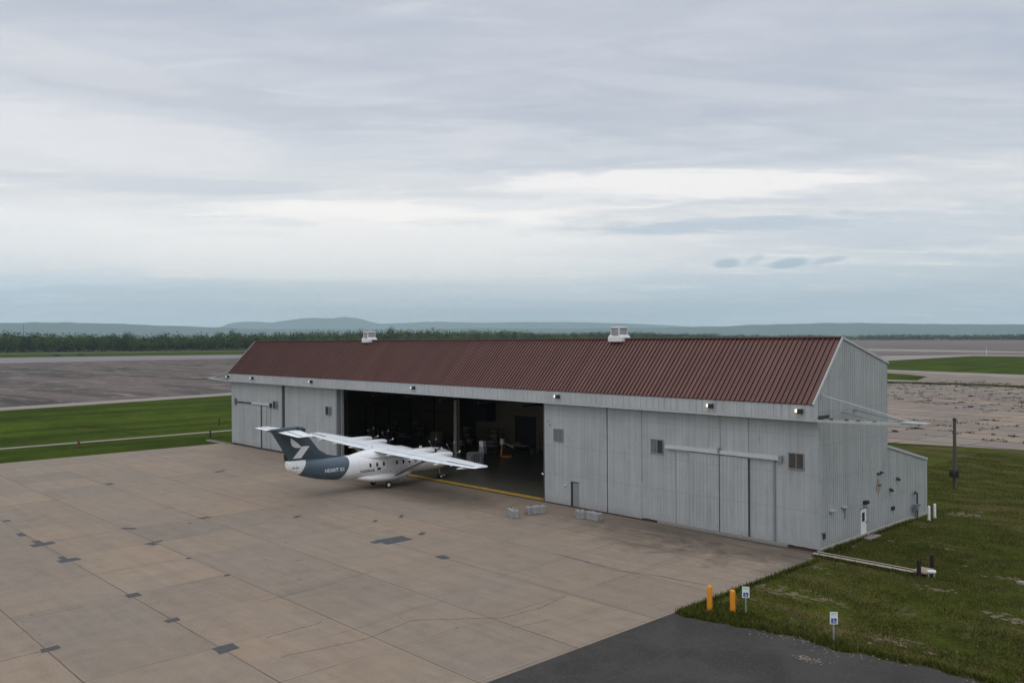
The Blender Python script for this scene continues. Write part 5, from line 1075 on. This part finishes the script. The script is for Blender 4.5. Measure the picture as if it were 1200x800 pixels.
# ------------------------------------------------------------------ grass blades and weeds (stuff)
SOIL = [(2.6, -10.0, 2.6, 1.2), (5.4, -9.8, 2.2, .8), (1.9, -3.6, .9, .6), (9.3, -3.1, 1.2, .8), (11.5, 2.2, 1.2, .9), (6.3, -16.6, 1.4, .5), (2.2, 20.5, 1.5, 2.0), (10.8, -13.8, 1.8, .8), (.9, 3.0, .4, 1.4), (3.0, -14.9, .8, .4), (14, -6, 1.6, 1.0)]
M_['soil'] = plain('bare_soil', (.125, .100, .058), .95, var=.35, scale=2.5)
polys = []
for (cx, cy, a, b_2) in SOIL:
    for j in range(16):
        ox, oy = random.gauss(0, a*.42), random.gauss(0, b_2*.42); ra = random.uniform(.06, .20)*a; rb_ = random.uniform(.08, .24)*b_2; k = 13
        polys.append([(cx+ox+ra*math.cos(6.2832*q/k)*(1+.35*random.uniform(-1, 1)), cy+oy+rb_*math.sin(6.2832*q/k)*(1+.35*random.uniform(-1, 1))) for q in range(k)])
for i in range(45):
    cx, cy = random.uniform(1.5, 24), random.uniform(-15.5, 30); ra = random.uniform(.06, .24); k = 11
    if .1 < cx < 8 and -1.6 < cy < .2: continue
    polys.append([(cx+ra*1.5*math.cos(6.2832*q/k)*(1+.4*random.uniform(-1, 1)), cy+ra*math.sin(6.2832*q/k)*(1+.4*random.uniform(-1, 1))) for q in range(k)])
for i, pl in enumerate(polys): pass
mbs = MB()
for i, pl in enumerate(polys): mbs.quad(*[(x, y, -.030+.00012*i) for x, y in pl])
o = mbs.build('bare_soil', M_['soil'], fixn=False); o['kind'] = 'structure'
def blades(name, P, hts, wid, m, lab, cat, bend=.35):
    n_ = len(P); an = rng.random(n_)*6.283; u = np.stack([np.cos(an), np.sin(an), np.zeros(n_)], 1); lean = rng.normal(size=(n_, 3))*bend; lean[:, 2] = 0
    top = P+np.stack([np.zeros(n_), np.zeros(n_), hts], 1)+lean*hts[:, None]
    w2 = (wid*rng.uniform(.6, 1.4, n_))[:, None]
    V = np.stack([P-u*w2, P+u*w2, top], 1).reshape(-1, 3); F = np.arange(3*n_)
    me = bpy.data.meshes.new(name); me.vertices.add(len(V)); me.vertices.foreach_set('co', V.ravel()); me.loops.add(len(F)); me.loops.foreach_set('vertex_index', F); me.polygons.add(n_)
    me.polygons.foreach_set('loop_start', np.arange(0, 3*n_, 3)); me.polygons.foreach_set('loop_total', np.full(n_, 3))
    ms = m if isinstance(m, list) else [m]
    for x in ms: me.materials.append(x)
    me.polygons.foreach_set('material_index', rng.integers(0, len(ms), n_).astype(np.int32)); me.update(); me.validate(); return tag(link(name, me), lab, cat, kind='stuff')
M_['b1'] = plain('blade_green', (.050, .060, .012), .9, spec=.05, var=.3, scale=1); M_['b2'] = plain('blade_bright', (.102, .112, .022), .9, spec=.05, var=.3, scale=1); M_['b3'] = plain('blade_dry', (.17, .130, .068), .9, spec=.05, var=.3, scale=1)
ey = np.array([e[1] for e in edge]); exx = np.array([e[0] for e in edge])
pts = []
n0 = 330000; x = -10+rng.random(n0)**1.0*38; y = -17.6+rng.random(n0)**1.6*80; ok = (y > np.interp(x, exx, ey)-.05) & ((x > .92) | (y > 19.3)) & ((x > .2) | (y > 19.3)) & ~((x < 7.4) & (x > .1) & (y > -1.15) & (y < -.2))
dens = np.array([noise.noise(Vector((a*.35, b*.6, 0))) for a, b in zip(x, y)]); ok &= rng.random(n0) < np.clip(.62+dens*1.1, .12, 1)
hs = (.05+.07*rng.random(n0))*(1+1.2*np.clip(dens, 0, 1))
insoil = np.zeros(n0, bool)
for (cx, cy, a, b_2) in SOIL: insoil |= (((x-cx)/(a*.8))**2+((y-cy)/(b_2*.8))**2) < 1
ok &= ~insoil | (rng.random(n0) < .42)
blades('grass', np.stack([x, y, np.full(n0, -.02)], 1)[ok], hs[ok], .022, [M_['b1'], M_['b1'], M_['b2'], M_['b3']], 'rough grass between the asphalt, the apron and the hangar end', 'grass')
# longer weeds: along the asphalt edge, the apron edge, the wall foot and round the bollards
W = []
def strip(n_, fx): W.append(np.array([fx(rng.random(), rng.normal()) for _ in range(n_)]))
strip(5200, lambda a, b: (1.0+a*20, float(np.interp(1.0+a*20, exx, ey))+.18+abs(b)*.28, 0)); strip(2600, lambda a, b: (.86+abs(b)*.18, -17.9+a*16, 0)); strip(1600, lambda a, b: (.22+abs(b)*.20, .1+a*15, 0))
strip(2200, lambda a, b: (2.6+b*1.1, -16.2+rng.normal()*.55, 0)); strip(700, lambda a, b: (3.9+b*.35, -15.75+rng.normal()*.3, 0)); strip(900, lambda a, b: (.3+abs(b)*.35, .2+a*3, 0)); strip(900, lambda a, b: (a*7+.2, -1.18-abs(b)*.12, 0)); strip(500, lambda a, b: (a*7+.2, -.16+abs(b)*.15, 0)); strip(500, lambda a, b: (9.16+b*.3, -16.35+rng.normal()*.25, 0))
W = np.concatenate(W); k = W[:, 0] > .87; k |= W[:, 1] > -1.7; W = W[k]
blades('weeds', W+np.array([0, 0, -.02]), .12+.24*rng.random(len(W))**2, .028, [M_['b1'], M_['b2'], M_['b1']], 'taller weeds along the asphalt edge, bollards and wall foot', 'weeds')
# weeds in the joints of the old apron and the dark weedy band across it
W = []; cs, sn = math.cos(-.12), math.sin(-.12)
for i in range(5200):
    k = int(rng.integers(-14, 32)); k2 = int(rng.integers(7, 32)); t_ = rng.uniform(-.5, .5)
    a, b = ((k*7.6+rng.normal()*.15, k2*7.6+t_*7.6) if rng.random() < .35 else (k*7.6+t_*7.6, k2*7.6+rng.normal()*.15))
    X1, Y1 = a*cs-b*sn, a*sn+b*cs
    if Y1 < 74+.2*X1 or Y1 > 300 or noise.noise(Vector((X1*.03, Y1*.03, 7))) < -.08: continue
    nb = int(rng.integers(3, 14)) if rng.random() < .93 else 40; W.append(np.stack([X1+rng.normal(size=nb)*rng.uniform(.1, .55), Y1+rng.normal(size=nb)*.15, np.zeros(nb)], 1))
for i in range(900):
    X1 = rng.uniform(-130, 40); Y1 = 227+rng.normal()*3.5+5*noise.noise(Vector((X1*.05, 0, 0))); nb = int(rng.integers(10, 40)); W.append(np.stack([X1+rng.normal(size=nb)*1.3, Y1+rng.normal(size=nb)*.6, np.zeros(nb)], 1))
W = np.concatenate(W); blades('joint_weeds', W, .10+.25*rng.random(len(W)), .09, [M_['b1'], M_['leafB'], M_['b1']], 'dark weeds growing in the joints of the old concrete apron', 'weeds', .8)
# gravel crumbs at the asphalt edge
mb = MB()
for i in range(90):
    x = 5+abs(rng.normal())*4.5; y = float(np.interp(x, exx, ey))-abs(rng.normal())*.7+.3; s_ = rng.uniform(.012, .03); mb.cbox(x, y, .0, s_*2, s_*1.6, s_)
for i in range(60):
    mb.cbox(9.2+rng.normal()*.35, -19.1+rng.normal()*.16, .004, rng.uniform(.02, .09), rng.uniform(.02, .07), .012)
tag(mb.build('gravel', plain('gravel_pale', (.30, .25, .21), .9, var=.3)), 'pale gravel crumbs scattered along the asphalt edge', 'gravel', kind='stuff')

# ------------------------------------------------------------------ haze
m = bpy.data.materials.new('haze_air'); m.use_nodes = True; t = m.node_tree
for n in list(t.nodes): t.nodes.remove(n)
o_ = t.nodes.new('ShaderNodeOutputMaterial'); pv = t.nodes.new('ShaderNodeVolumePrincipled'); pv.inputs['Color'].default_value = (.72, .90, 1.0, 1); pv.inputs['Density'].default_value = HZ = 5.0e-5; pv.inputs['Anisotropy'].default_value = .3
t.links.new(pv.outputs[0], o_.inputs['Volume'])
hz = MB().box(-31010, 6010, -2010, 30010, -5.5, 1300).build('haze', m); tag(hz, 'thin blue haze over the airfield and far hills', 'haze', kind='stuff'); hz.display_type = 'WIRE'
